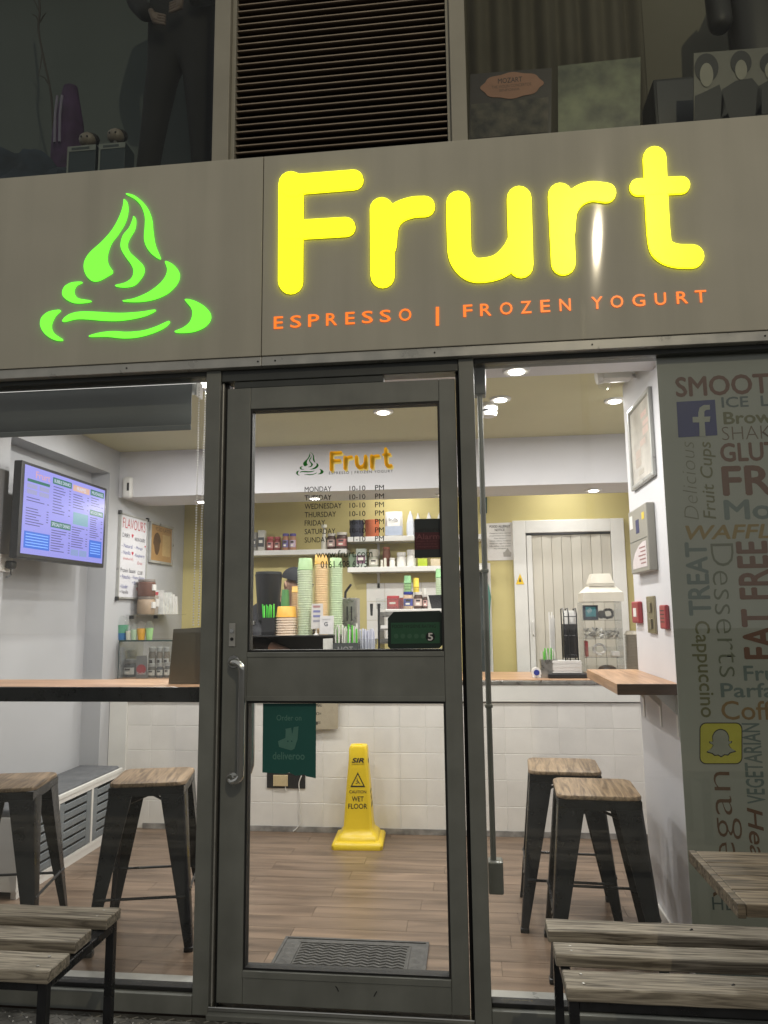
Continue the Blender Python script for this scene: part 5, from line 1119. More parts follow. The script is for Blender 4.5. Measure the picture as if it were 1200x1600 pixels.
def trap(mb, w0, w1, z0, z1_, d=0.11): mb.hexa([(xm-w0, 2.3-d, z0), (xm+w0, 2.3-d, z0), (xm+w0, 2.3+d, z0), (xm-w0, 2.3+d, z0), (xm-w1, 2.3-d*w1/w0, z1_), (xm+w1, 2.3-d*w1/w0, z1_), (xm+w1, 2.3+d*w1/w0, z1_), (xm-w1, 2.3+d*w1/w0, z1_)])
m_pulp = mat('cream_pulp', lin(0.62, 0.58, 0.50), 0.7, var=0.08, bump=0.1, bscale=150)
k_ = MB(); trap(k_, 0.128, 0.126, z1, z1+0.055); k_.build('box_base', m_pulp, ld_[0]); k_ = MB(); trap(k_, 0.126, 0.085, z1+0.056, zA-0.012); k_.build('box_lid', m_pulp, ld_[0])
k_ = MB(); trap(k_, 0.078, 0.080, zA-0.010, zA+0.008, 0.08); k_.build('rim', m_pulp, ld_[1]); k_ = MB(); trap(k_, 0.076, 0.056, zA+0.009, zB, 0.08); k_.build('box_lid', m_pulp, ld_[1])
stack('grey ribbed paper cup stack beside the drawer tower', 975, 1012, 986, 992, 2.22, ZW, (160, 152, 138), (178, 170, 156), 0.009)

# ============================================================ LEFT: glass display cabinet, wall shelf and jars
gcab = thing('glass_cabinet', 'glass display cabinet on the counter against the left wall', 'display cabinet', (-2.2, 2.2, ZW))
gx0, gx1 = XL+0.03, -1.86; gz = 1.182; gy0, gy1 = 2.06, 2.42
box('top', m_clear, gcab, gx0, gx1, gy0, gy1, gz-0.006, gz); MB().box(gx0, gx1, gy0-0.003, gy0-0.0005, gz-0.008, gz+0.001).build('top_edge', mat('glass_edge', lin(0.03, 0.06, 0.06), 0.2), gcab)
box('front', m_clear, gcab, gx0+0.005, gx1-0.005, gy0, gy0+0.005, ZW+0.001, gz-0.0065); box('side', m_clear, gcab, gx0, gx0+0.005, gy0+0.0055, gy1, ZW+0.001, gz-0.0065); box('side', m_clear, gcab, gx1-0.005, gx1, gy0+0.0055, gy1, ZW+0.001, gz-0.0065)
MB().box(gx0-0.002, gx0+0.002, gy0-0.003, gy0-0.0005, ZW+0.001, gz-0.009).build('corner_edge', MATS['glass_edge'], gcab)
def cx_of(px, Y): return PY(px, 1000, Y).x
def cupd(label, px0, px1, yt, Y, zb, col, dome=True, col2=None):
    a, b = PY(px0, yt, Y), PY(px1, yt, Y); c, r, h = (a.x+b.x)/2, (b.x-a.x)/2, a.z-zb; t = thing('dessert_cup', label, 'cup', (c, Y, zb), 'sample cups on the glass cabinet'); hh = h*0.62 if dome else h
    MB().lathe([(r*0.72, 0.0005), (r*0.98, hh-0.004), (r, hh)], (c, Y, zb), 18).build('cup', flat(*col), t, smooth=True)
    if col2: MB().lathe([(r*0.735, 0.0), (r*0.86, hh*0.45)], (c, Y, zb+0.001), 18).build('base_band', flat(*col2), t, smooth=True)
    if dome: MB().lathe([(r*1.02, hh), (r*0.98, hh+(h-hh)*0.4), (r*0.7, hh+(h-hh)*0.8), (r*0.2, h)], (c, Y, zb), 18).build('dome_lid', m_clear, t, smooth=True)
cupd('large green cup with blue base and dome lid on cabinet', 181, 201, 962, 2.14, gz, (96, 160, 130), True, (70, 120, 170))
cupd('small white cup with clear lid on the cabinet', 197, 205, 977, 2.12, gz, (205, 205, 190))
cupd('pale green small cup with clear lid on cabinet', 205, 215, 974, 2.13, gz, (176, 200, 170))
cupd('orange small cup with clear lid on cabinet', 215, 228, 971, 2.14, gz, (222, 168, 70))
cupd('light green small cup at right end of the cabinet', 228, 240, 970, 2.15, gz, (160, 204, 140))
for k, (a, b, yt, Y, zb, lb, cb_, cl) in enumerate(((195, 213, 1030, 2.2, ZW, 'dark round jar at left in the glass cabinet', (50, 52, 54), (110, 110, 108)), (196, 214, 1016, 2.25, ZW+0.0, 'olive jar behind dark jar in the cabinet', (110, 108, 80), (150, 148, 130)), (232, 244, 1037, 2.17, ZW, 'silver lidded jar in front row of cabinet', (90, 84, 74), (170, 170, 166)), (245, 256, 1036, 2.17, ZW, 'second silver lidded jar in cabinet front row', (60, 62, 66), (170, 170, 166)), (257, 267, 1035, 2.17, ZW, 'third silver lidded jar in cabinet front row', (84, 82, 78), (170, 170, 166)))):
    jar(lb, a, b, yt, Y, zb, cb_, cl, (196, 196, 190), lidh=0.24)
for k, (a, b, lb) in enumerate(((233, 244, 'clear nut jar, left in the upper row of cabinet'), (245, 255, 'clear nut jar, middle in the upper row of cabinet'), (256, 266, 'clear nut jar, right in the upper row of cabinet'))):
    jar(lb, a, b, 1011, 2.32, ZW+0.0005, (120, 110, 96), (176, 176, 172), (190, 190, 186), lidh=0.16)
sgn = thing('round_red_sign', 'grey card with round red emblem inside the glass cabinet', 'sign', (cx_of(220, 2.1), 2.1, ZW))
MB().slab([PY(x, y, 2.10) for x, y in ((213, 1025), (229, 1024), (231, 1060), (212, 1060))], (0, 0.004, 0)).build('card', flat(120, 118, 116), sgn)
c = PY(220.5, 1046, 2.098); MB().tube([(c.x, 2.0975, c.z), (c.x, 2.0993, c.z)], 0.033, 22).build('red_disc', flat(170, 44, 54), sgn); px_text('Crushed', 214, 1050, 227, 1054, 2.0965, m_paper, sgn, bold=0.01)
gs = thing('glass_wall_shelf', 'small glass shelf on black clips on the left wall', 'shelf', (XL, 2.4, 1.33))
SZ = 1.352
box('glass', m_clear, gs, XL+0.001, XL+0.17, 2.20, 2.86, SZ-0.006, SZ)
for yy in (2.26, 2.66): box('clip', m_black, gs, XL+0.001, XL+0.03, yy-0.008, yy+0.008, SZ-0.03, SZ-0.0062)
def wjar(label, y, z, r, h, col, lidcol): 
    t = thing('clip_jar', label, 'jar', (XL+0.085, y, z)); MB().lathe([(r*0.95, 0.0005), (r, 0.01), (r, h*0.8), (r*0.9, h*0.86)], (XL+0.085, y, z), 18).build('contents', flat(*col), t, smooth=True); MB().lathe([(r*0.95, h*0.87), (r*0.95, h)], (XL+0.085, y, z), 18).build('lid', flat(*lidcol), t, smooth=True); e = MB().box(XL+0.085+r*0.75, XL+0.085+r*1.03, y-0.03, y+0.02, z+h*0.35, z+h*0.7); e.build('paper_label', m_paper, t)
wjar('lower jar of pale biscuits on the glass shelf', 2.33, SZ, 0.062, 0.125, (150, 130, 108), (120, 110, 102))
wjar('upper jar of dark red sweets stacked on glass shelf', 2.33, SZ+0.126, 0.062, 0.12, (104, 72, 62), (130, 122, 116))
wjar('small jar with red label behind stacked jars', 2.44, SZ, 0.04, 0.16, (150, 140, 130), (176, 70, 80))
for k in range(6):
    yy = 2.50+k*0.05; h = 0.175 - 0.01*(k % 3) - 0.004*k
    t = MB().hexa([(XL+0.03, yy, SZ+0.0005), (XL+0.14, yy, SZ+0.0005), (XL+0.14, yy+0.034, SZ+0.0005), (XL+0.03, yy+0.034, SZ+0.0005), (XL+0.034, yy+0.012, SZ+h), (XL+0.136, yy+0.012, SZ+h), (XL+0.136, yy+0.018, SZ+h), (XL+0.034, yy+0.018, SZ+h)])
    tag(t.build('foil_pouch', mat('silver_pouch', lin(0.66, 0.66, 0.64), 0.35, metal=0.0, var=0.15, scale=30) if k < 4 else m_plastw), ('first silver pouch beside the jars on glass shelf', 'second silver pouch from the jars on glass shelf', 'third silver pouch from the jars on glass shelf', 'last silver pouch before the white ones on glass shelf', 'taller white pouch at the glass shelf end', 'last white pouch at the glass shelf end')[k], 'pouch')

# ============================================================ BARISTA (head, dark cap, dark clothes, one forearm)
person = thing('person', 'person in dark cap and black top bent behind the cup stacks', 'person', (-1.40, 2.70, 0.0))
m_skin = mat('skin', lin(0.52, 0.32, 0.24), 0.55, var=0.06, scale=20); m_cloth = mat('black_cotton', lin(0.018, 0.018, 0.022), 0.9, var=0.2, scale=15); m_capm = mat('cap_cloth', lin(0.012, 0.013, 0.017), 0.9, var=0.2, scale=25)
def make_skin(name, verts, edges, root, mt, par, sub=2):
    me = bpy.data.meshes.new(name); bm_ = bmesh.new(); lay = bm_.verts.layers.skin.new(); vs = []
    for i, (co, r) in enumerate(verts):
        v = bm_.verts.new(co); v[lay].radius = r if isinstance(r, tuple) else (r, r); v[lay].use_root = (i == root); vs.append(v)
    for a, b in edges: bm_.edges.new((vs[a], vs[b]))
    bm_.to_mesh(me); bm_.free(); o = link(name, me, mt, par)
    s_ = o.modifiers.new('skin', 'SKIN'); s_.use_smooth_shade = True; u_ = o.modifiers.new('sub', 'SUBSURF'); u_.levels = sub; u_.render_levels = sub
    return o
HX, HY, HZ = -1.262, 2.60, 1.555          # skull centre
fwd = Vector((0.80, -0.55, -0.22)).normalized()
sh_l, sh_r = Vector((-1.55, 2.60, 1.36)), Vector((-1.22, 2.78, 1.37))
el, wr = PY(404, 1003, 2.31), PY(466, 1026, 2.18)
V = [((-1.42, 2.76, 0.95), (0.15, 0.11)), ((-1.41, 2.74, 1.12), (0.135, 0.10)), ((-1.40, 2.72, 1.28), (0.15, 0.105)), ((-1.385, 2.69, 1.38), (0.10, 0.08)), ((-1.34, 2.65, 1.44), 0.052), ((-1.30, 2.62, 1.49), (0.052, 0.056)),
     (Vector((HX, HY, HZ)), (0.074, 0.085)), (Vector((HX, HY, HZ))+Vector((-0.02, 0.01, 0.075)), (0.066, 0.075)),
     (sh_l, 0.058), (el, 0.042), (wr, 0.027), (sh_r, 0.058), ((-1.14, 2.66, 1.14), 0.042), ((-1.16, 2.40, 1.06), 0.028),
     (Vector((HX, HY, HZ-0.045))+fwd*0.045, 0.040)]
E_ = [(0, 1), (1, 2), (2, 3), (3, 4), (4, 5), (5, 6), (6, 7), (3, 8), (8, 9), (9, 10), (3, 11), (11, 12), (12, 13), (6, 14)]
hand0 = len(V); d_ = (wr-el).normalized(); side = d_.cross(Vector((0, 0, 1))).normalized()
palm = wr + d_*0.055 + Vector((0, 0, -0.012)); V.append((palm, (0.032, 0.016))); E_.append((10, hand0))
for k, (off, ln) in enumerate(((-0.028, 0.068), (-0.010, 0.078), (0.010, 0.074), (0.028, 0.058))):
    b_ = palm + d_*0.03 + side*off; i = len(V)
    V += [(b_, 0.009), (b_+d_*ln*0.5+Vector((0, 0, -0.012)), 0.0085), (b_+d_*ln*0.8+Vector((0, 0, -0.035)), 0.0075)]; E_ += [(hand0, i), (i, i+1), (i+1, i+2)]
i = len(V); V += [(palm-d_*0.015-side*0.036, 0.010), (palm+d_*0.022-side*0.056+Vector((0, 0, -0.012)), 0.0085)]; E_ += [(hand0, i), (i, i+1)]
make_skin('body', V, E_, 0, m_skin, person)
up_ = Vector((0, 0, 1)); rt_ = fwd.cross(up_).normalized(); hu = rt_.cross(fwd).normalized(); hc = Vector((HX, HY, HZ))
nz_ = MB().hexa([hc+fwd*0.075-rt_*0.014-hu*0.030, hc+fwd*0.075+rt_*0.014-hu*0.030, hc+fwd*0.06+rt_*0.01-hu*0.04, hc+fwd*0.06-rt_*0.01-hu*0.04, hc+fwd*0.086-rt_*0.004+hu*0.012, hc+fwd*0.086+rt_*0.004+hu*0.012, hc+fwd*0.07+rt_*0.004+hu*0.012, hc+fwd*0.07-rt_*0.004+hu*0.012])
nz_.build('nose', m_skin, person, smooth=True)
for s in (-1, 1):
    MB().ell(hc+fwd*0.074+rt_*0.03*s+hu*0.008, 0.010, 0.010, 0.007).build('eye', m_ink, person, smooth=True)
    MB().ell(hc-fwd*0.01+rt_*0.082*s-hu*0.002, 0.014, 0.016, 0.030).build('ear', m_skin, person, smooth=True)
MB().tube([hc+fwd*0.080-rt_*0.02-hu*0.055, hc+fwd*0.086-hu*0.054, hc+fwd*0.080+rt_*0.02-hu*0.055], 0.004, 6).build('mouth', flat(130, 70, 64), person, smooth=True)
cap_ = MB(); t = bmesh.new(); bmesh.ops.create_icosphere(t, subdivisions=3, radius=1.0)
for v in list(t.verts):
    if v.co.z < -0.12: t.verts.remove(v)
for v in t.verts: v.co = hc + hu*0.042 - fwd*0.012 + fwd*(v.co.x*0.108) + rt_*(v.co.y*0.092) + hu*(max(v.co.z, -0.05)*0.088)
cap_._join(t); cap_ = cap_.build('cap', m_capm, person, smooth=True)
br_ = MB(); pts = [hc+hu*0.036+fwd*(0.075+0.085*math.cos(a))+rt_*(0.078*math.sin(a))-hu*(0.022*math.cos(a)) for a in [(-1.5+3.0*k/12) for k in range(13)]]
br_.slab(pts, hu*0.006).build('visor', m_capm, cap_)
VS = [((-1.42, 2.76, 0.93), (0.165, 0.125)), ((-1.41, 2.74, 1.12), (0.15, 0.115)), ((-1.40, 2.72, 1.28), (0.165, 0.12)), ((-1.385, 2.69, 1.385), (0.115, 0.092)), ((-1.365, 2.665, 1.42), (0.07, 0.07)), (sh_l+Vector((-.005, 0, .004)), 0.074), (el, 0.058), (el*0.62+wr*0.38, 0.046), (sh_r, 0.074), ((-1.14, 2.66, 1.14), 0.06)]
make_skin('shirt', VS, [(0, 1), (1, 2), (2, 3), (3, 4), (3, 5), (5, 6), (6, 7), (3, 8), (8, 9)], 0, m_cloth, person)
tr_ = [((-1.42, 2.76, 0.94), (0.16, 0.12)), ((-1.49, 2.76, 0.80), 0.09), ((-1.49, 2.75, 0.45), 0.065), ((-1.49, 2.77, 0.09), 0.05), ((-1.33, 2.76, 0.80), 0.09), ((-1.33, 2.75, 0.45), 0.065), ((-1.33, 2.77, 0.09), 0.05)]
make_skin('trousers', tr_, [(0, 1), (1, 2), (2, 3), (0, 4), (4, 5), (5, 6)], 0, m_cloth, person)
for xx in (-1.49, -1.33): MB().box(xx-0.045, xx+0.045, 2.58, 2.84, 0.0005, 0.085, bev=0.03, seg=3).build('shoe', m_black, person, smooth=True)

# ============================================================ RIGHT WINDOW GRAPHIC
m_vinyl = mat('grey_vinyl', lin(0.30, 0.315, 0.285), 0.55, var=0.06, scale=3)
vg = tag(box('window_graphic', m_vinyl, None, 0.705, 2.6, 0.020, 0.0225, 0.06, 2.27), 'grey window vinyl covered in dessert words right of the white pier', 'window graphic')
YV = 0.0192
BR, OL, TL, GD, PB = (116, 76, 54), (116, 116, 80), (110, 126, 124), (152, 126, 56), (112, 92, 74)
def vw(b, x0, y0, x1, y1, col, turn=None, **k): px_text(b, x0, y0, x1, y1, YV, flat(*[int(c*0.86) for c in col], 0.6), vg, 'word', turn, **k)
vw('SMOOTHIES', 1055, 584, 1286, 616, (116, 76, 58), bold=0.03); vw('ICE  LEMON', 1127, 617, 1290, 634, (92, 106, 108), bold=0.02)
vw('Brownies', 1130, 641, 1262, 661, OL, bold=0.03); vw('SHAKES', 1128, 665, 1236, 686, PB, bold=-0.018)
vw('GLUTEN', 1125, 690, 1262, 720, BR, bold=0.03); vw('FREE', 1128, 726, 1282, 773, BR, bold=0.03)
vw('Mocha', 1131, 779, 1290, 811, TL, bold=0.03); vw('WAFFLES', 1071, 819, 1250, 842, GD, bold=0.025, shear=0.2)
vw('Delicious', 1066, 690, 1088, 812, (128, 126, 110), 'up', bold=-0.022, shear=0.2); vw('Fruit Cups', 1095, 690, 1121, 811, OL, 'up', shear=0.15, bold=0.008)
vw('TREAT', 1073, 847, 1108, 962, TL, 'up', bold=0.03); vw('Desserts', 1117, 849, 1153, 1058, (110, 116, 96), 'down', bold=-0.014)
vw('FAT FREE', 1156, 845, 1206, 1030, BR, 'up', bold=0.03); vw('Cappuccino', 1083, 970, 1114, 1121, OL, 'down', bold=0.015)
vw('Fruit', 1162, 1040, 1236, 1064, TL, bold=0.02); vw('Parfait', 1126, 1067, 1236, 1090, TL, bold=0.02); vw('Coffee', 1127, 1095, 1246, 1125, (146, 118, 76), bold=0.01)
vw('Vegan', 1108, 1206, 1160, 1402, (112, 84, 64), 'up', bold=-0.012); vw('VEGETARIAN', 1163, 1130, 1192, 1256, TL, 'up', bold=0.02); vw('Healthy', 1165, 1262, 1197, 1420, (112, 80, 58), 'down', shear=0.2, bold=0.012)
vw('HE', 1113, 1402, 1146, 1422, (92, 108, 108))
fb = MB().slab([PY(x, y, YV) for x, y in ((1057, 628), (1117, 624.5), (1121, 680), (1060, 683.5))], (0, -0.0004, 0)).build('blue_square', flat(40, 46, 104), vg)
fs = [PY(x, y, YV-0.0007) for x, y in ((1093, 682), (1092.5, 660), (1082.5, 660), (1082, 651.5), (1091, 651.3), (1091, 645), (1093, 637), (1099, 633), (1109, 632.5), (1109.3, 640), (1103, 640.5), (1100.5, 643), (1100.5, 651), (1110, 650.7), (1109, 659), (1101, 659.4), (1102.5, 681.5))]
MB().slab(fs, (0, -0.0003, 0)).build('letter_f', flat(150, 154, 144), fb)
def rrect(x0, y0, x1, y1, r, n=6):
    out = []
    for cx_, cy_, a0 in ((x1-r, y0+r, -PI/2), (x1-r, y1-r, 0), (x0+r, y1-r, PI/2), (x0+r, y0+r, PI)): out += [(cx_+r*math.cos(a0+k*PI/2/n), cy_+r*math.sin(a0+k*PI/2/n)) for k in range(n+1)]
    return out
MB().slab([PY(x, y, YV) for x, y in rrect(1093, 1129, 1160, 1194, 10)], (0, -0.0003, 0)).build('badge_border', flat(34, 34, 28), vg)
MB().slab([PY(x, y, YV-0.0005) for x, y in rrect(1094.5, 1130.5, 1158.5, 1192.5, 9)], (0, -0.0003, 0)).build('badge_field', flat(176, 172, 62), vg)
gh = [(1126, 1140), (1134, 1143), (1138.5, 1151), (1138.5, 1158), (1143, 1158), (1142, 1161), (1138.5, 1163), (1142, 1169), (1149, 1173.5), (1141, 1176), (1137, 1179.5), (1132, 1179), (1127, 1182), (1122, 1179.5), (1117, 1180), (1113, 1177), (1105, 1174.5), (1111, 1170), (1114.5, 1164), (1110, 1161.5), (1109, 1158.5), (1114, 1158.5), (1113.5, 1151), (1118, 1143)]
MB().slab([PY(x, y, YV-0.001) for x, y in smooth_loop([(1126.8+(x-1126.8)*1.06, 1161+(y-1161)*1.06) for x, y in gh], 3)], (0, -0.0003, 0)).build('ghost_outline', flat(40, 40, 34), vg)
MB().slab([PY(x, y, YV-0.0015) for x, y in smooth_loop([(1126.8+(x-1126.8)*0.97, 1161+(y-1161)*0.97) for x, y in gh], 3)], (0, -0.0003, 0)).build('ghost_shape', flat(140, 144, 134), vg)

# ============================================================ BENCHES AND TABLE ON THE PAVEMENT
ZBN = 0.42
def bench(label, x0, x1, ys, legs_x):
    t = thing('slatted_bench', label, 'bench', ((x0+x1)/2, -0.6, PAVE), 'timber slat benches on the pavement')
    for k, (ya, yb) in enumerate(ys):
        dx = (0.0, -0.012, 0.006)[k] if x0 < 0 else (0.0, 0.006, 0.012)[k]; e0, e1 = (x0, x1+dx) if x0 < 0 else (x0+dx-0.006, x1)
        mb = MB().box(e0, e1, ya, yb, ZBN-0.032, ZBN)
        bmesh.ops.subdivide_edges(mb.bm, edges=[e for e in mb.bm.edges if abs(e.verts[0].co.x-e.verts[1].co.x) > 0.2], cuts=40)
        for v in mb.bm.verts: q_ = math.sin(v.co.x*37+k*3)*0.0012 + math.sin(v.co.x*11+k)*0.0015; v.co.y += q_*(1 if v.co.y > (ya+yb)/2 else -0.6); v.co.z += math.sin(v.co.x*5+k*2)*0.0012
        bmesh.ops.bevel(mb.bm, geom=[e for e in mb.bm.edges if len(e.link_faces) == 2 and e.link_faces[0].normal.angle(e.link_faces[1].normal, 0) > 0.8], offset=0.0025, segments=1, affect='EDGES')
        mb.build('slat', m_slat, t)
        for sx_ in (e0+0.045, e1-0.045):
            for sy_ in (ya+0.025, yb-0.025): MB().tube([(sx_, sy_, ZBN-0.002), (sx_, sy_, ZBN+0.0008)], 0.004, 8).build('screw_head', m_steel, t)
        for bx in ([0.62] if k == 1 else [0.33]):
            p_ = Vector((e0+(e1-e0)*bx, (ya+yb)/2, ZBN)); MB().tube([p_+Vector((-0.004, -0.003, -0.002)), p_+Vector((0.004, 0.002, 0.0006))], 0.0035, 6).build('knot', m_ink, t)
    yf, yb_ = ys[-1][0]+0.012, ys[0][1]-0.012; s = 0.025; zt = ZBN-0.0325
    for lx in legs_x:
        for yy in (yf, yb_-s): box('leg', m_blackm, t, lx, lx+s, yy, yy+s, PAVE, zt, bev=0.002)
        box('end_rail', m_blackm, t, lx, lx+s, yf+s+0.0005, yb_-s-0.0005, zt-s, zt, bev=0.002)
    for yy in (yf, yb_-s): box('long_rail', m_blackm, t, legs_x[0]+s+0.0005, legs_x[1]-0.0005, yy, yy+s, zt-s, zt, bev=0.002)
    return t
yL = [PZ(x, y, ZBN).y for x, y in ((183, 1418), (167, 1437), (153, 1452), (132, 1474), (113, 1489), (88, 1518))]
xLe = sum(PZ(x, y, ZBN).x for x, y in ((183, 1418), (153, 1451), (114, 1486)))/3
bench('weathered slat bench at bottom left before the left window', xLe-1.25, xLe, [(yL[1], yL[0]), (yL[3], yL[2]), (yL[5], yL[4])], (xLe-1.23, xLe-0.03))
yR = [PZ(x, y, ZBN).y for x, y in ((859, 1435.6), (862, 1454.7), (863.5, 1471), (870, 1491), (870, 1513), (880, 1543))]
xRe = sum(PZ(x, y, ZBN).x for x, y in ((858, 1435), (863, 1471), (870, 1513)))/3
bench('weathered slat bench at bottom right under the table', xRe, xRe+1.25, [(yR[1], yR[0]), (yR[3], yR[2]), (yR[5], yR[4])], (xRe+0.012, xRe+1.2))
ZTB = 0.70
m_table = wood('table_timber', srgb(62, 54, 44), srgb(142, 128, 108), axis=0, gscale=3.5, rough=0.65, rnd=0.1, stretch=15, bump=0.35, knots=True)
tb_ = thing('pavement_table', 'weathered timber table corner at the right picture edge', 'table', (1.1, -0.75, PAVE))
tA, tB = PZ(1090, 1329, ZTB), PZ(1152, 1413, ZTB); tx = (tA.x+tB.x)/2
n = 4; w = (tA.y-tB.y)/n
for k in range(n): MB().box(tx+0.006, tx+1.1, tB.y+k*w+0.0015, tB.y+(k+1)*w-0.0015, ZTB-0.028, ZTB, bev=0.003).build('plank', m_table, tb_)
box('end_batten', m_table, tb_, tx-0.012, tx+0.005, tB.y, tA.y, ZTB-0.030, ZTB+0.001, bev=0.002)
for lx in (tx+0.34, tx+1.0):
    for yy in (tB.y+0.03, tA.y-0.06): box('leg', m_blackm, tb_, lx, lx+0.03, yy, yy+0.03, PAVE, ZTB-0.029, bev=0.002)
    box('end_rail', m_blackm, tb_, lx, lx+0.03, tB.y+0.0605, tA.y-0.0605, ZTB-0.06, ZTB-0.029)

# ============================================================ UPPER STOREY
ul = bpy.data.objects['upper_floor']
LZ = 3.195
structure(box('display_ledge', mat('dark_ledge', lin(0.06, 0.055, 0.05), 0.7), None, -3.2, 2.8, 0.03, 0.80, UZ+0.001, LZ))
uf = thing('upper_window_frame', 'dim grey frame of the upper windows above the sign', 'window frame', (0, 0, 3.17))
m_ufr = mat('upper_frame_paint', lin(0.30, 0.285, 0.235), 0.5, var=0.08, scale=6)
box('mullion', m_ufr, uf, -0.986, -0.918, -0.035, 0.05, 3.1395, 5.4, bev=0.003); box('mullion', m_ufr, uf, -0.021, 0.041, -0.035, 0.05, 3.1395, 5.4, bev=0.003)
box('glass_pane', m_paneup, uf, -3.0, -0.9865, 0.0, 0.006, 3.1395, 5.4); box('glass_pane', m_paneup, uf, 0.0415, 2.6, 0.0, 0.006, 3.1395, 5.4)
lv_ = thing('louvre_panel', 'brown horizontal louvre panel between the upper windows', 'louvre', (-0.47, 0, 3.17))
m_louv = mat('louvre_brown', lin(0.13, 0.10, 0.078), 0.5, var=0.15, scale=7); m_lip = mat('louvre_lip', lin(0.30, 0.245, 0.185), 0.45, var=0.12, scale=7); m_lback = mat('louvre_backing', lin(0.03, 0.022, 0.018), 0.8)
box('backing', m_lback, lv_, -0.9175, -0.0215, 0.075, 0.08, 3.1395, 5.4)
box('side_frame', m_ufr, lv_, -0.9175, -0.900, -0.012, 0.07, 3.1395, 5.4, bev=0.002); box('side_frame', m_ufr, lv_, -0.036, -0.0215, -0.012, 0.07, 3.1395, 5.4, bev=0.002)
pit = (PY(540, 100, 0).z-PY(540, 208, 0).z)/10
for k in range(46):
    z = 3.143 + k*pit
    if z+pit > 5.4: break
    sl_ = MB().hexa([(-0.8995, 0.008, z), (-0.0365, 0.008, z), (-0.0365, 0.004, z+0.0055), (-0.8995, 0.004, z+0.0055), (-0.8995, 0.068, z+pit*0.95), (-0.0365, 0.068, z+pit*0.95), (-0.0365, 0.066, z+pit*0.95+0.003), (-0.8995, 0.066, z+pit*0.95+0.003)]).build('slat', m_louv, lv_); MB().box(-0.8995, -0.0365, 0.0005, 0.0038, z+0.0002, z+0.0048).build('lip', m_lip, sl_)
# suited display figure
fig = thing('display_mannequin', 'dark suited display figure standing in the upper left window', 'mannequin', (-1.34, 0.42, LZ))
m_suit = mat('black_suit', lin(0.010, 0.010, 0.011), 0.9, var=0.2)
FV = [((-1.315, 0.42, 4.14), (0.15, 0.10)), ((-1.40, 0.42, 4.02), (0.085, 0.09)), ((-1.435, 0.40, 3.66), (0.060, 0.065)), ((-1.49, 0.42, 3.28), (0.050, 0.05)), ((-1.235, 0.42, 4.02), (0.085, 0.09)), ((-1.205, 0.40, 3.66), (0.060, 0.065)), ((-1.185, 0.42, 3.28), (0.050, 0.05)),
      ((-1.315, 0.42, 4.38), (0.155, 0.105)), ((-1.315, 0.42, 4.62), (0.16, 0.11)), ((-1.315, 0.42, 4.74), (0.06, 0.06)), ((-1.315, 0.41, 4.90), (0.085, 0.1)), ((-1.50, 0.41, 4.62), 0.07), ((-1.55, 0.38, 4.33), 0.055), ((-1.42, 0.26, 4.12), 0.04), ((-1.13, 0.41, 4.62), 0.07), ((-1.09, 0.38, 4.33), 0.055), ((-1.22, 0.26, 4.18), 0.04)]
make_skin('suit', FV, [(0, 1), (1, 2), (2, 3), (0, 4), (4, 5), (5, 6), (0, 7), (7, 8), (8, 9), (9, 10), (8, 11), (11, 12), (12, 13), (8, 14), (14, 15), (15, 16)], 0, m_suit, fig)
for sx, p0 in ((-1, Vector((-1.40, 0.25, 4.10))), (1, Vector((-1.24, 0.25, 4.16)))):
    hv = [(p0, 0.026)]; he = []
    for k in range(4): b_ = p0+Vector((-sx*0.03, 0.0, -0.03+0.0)); i = len(hv); hv += [(p0+Vector((-sx*0.030, 0, -0.022+0.014*k-0.01)), 0.009), (p0+Vector((-sx*0.075, 0.0, -0.045+0.014*k)), 0.008)]; he += [(0, i), (i, i+1)]
    hv += [(p0+Vector((-sx*0.01, -0.02, 0.03)), 0.010)]; he += [(0, len(hv)-1)]
    make_skin('hand', hv, he, 0, mat('mannequin_skin', lin(0.14, 0.10, 0.08), 0.6), fig, 1)
for sx, xx in ((-1, -1.475), (1, -1.19)): MB().box(xx-0.05, xx+0.05, 0.26, 0.50, LZ+0.0005, LZ+0.085, bev=0.03, seg=3).build('shoe', m_suit, fig, smooth=True)
# purple draped garment
pd_ = PY(107, 200, 0.35)
dg = thing('draped_garment', 'dark purple garment draped on a stand in upper left window', 'garment', (pd_.x, 0.35, LZ))
mb = MB(); rings = []; zt = PY(107, 137, 0.35).z; n = 28
for u in [k/10 for k in range(11)]:
    r = 0.075*(0.45+0.55*min(1, u*3))*(1-0.12*u); z = zt-(zt-LZ-0.001)*u
    rings.append([mb.bm.verts.new((pd_.x + r*(1+0.10*math.sin(5*a+u*2)*min(1, u*2))*math.cos(a), 0.35 + r*0.8*(1+0.10*math.sin(5*a+u*2)*min(1, u*2))*math.sin(a), z)) for a in [2*PI*k/n for k in range(n)]])
for r0, r1 in zip(rings, rings[1:]):
    for k in range(n): mb.bm.faces.new((r0[k], r0[(k+1) % n], r1[(k+1) % n], r1[k]))
mb.bm.faces.new(rings[0]); mb.bm.faces.new(rings[-1][::-1]); mb.build('cloth', mat('purple_velvet', lin(0.045, 0.02, 0.06), 0.8, var=0.4, scale=10), dg, smooth=True)
for dx in (-0.018, 0.006): MB().tube([(pd_.x+dx, 0.275, zt-0.10), (pd_.x+dx-0.004, 0.272, zt-0.20), (pd_.x+dx+0.002, 0.27, zt-0.34)], 0.006, 6).build('pale_trim', flat(112, 106, 124), dg, smooth=True)
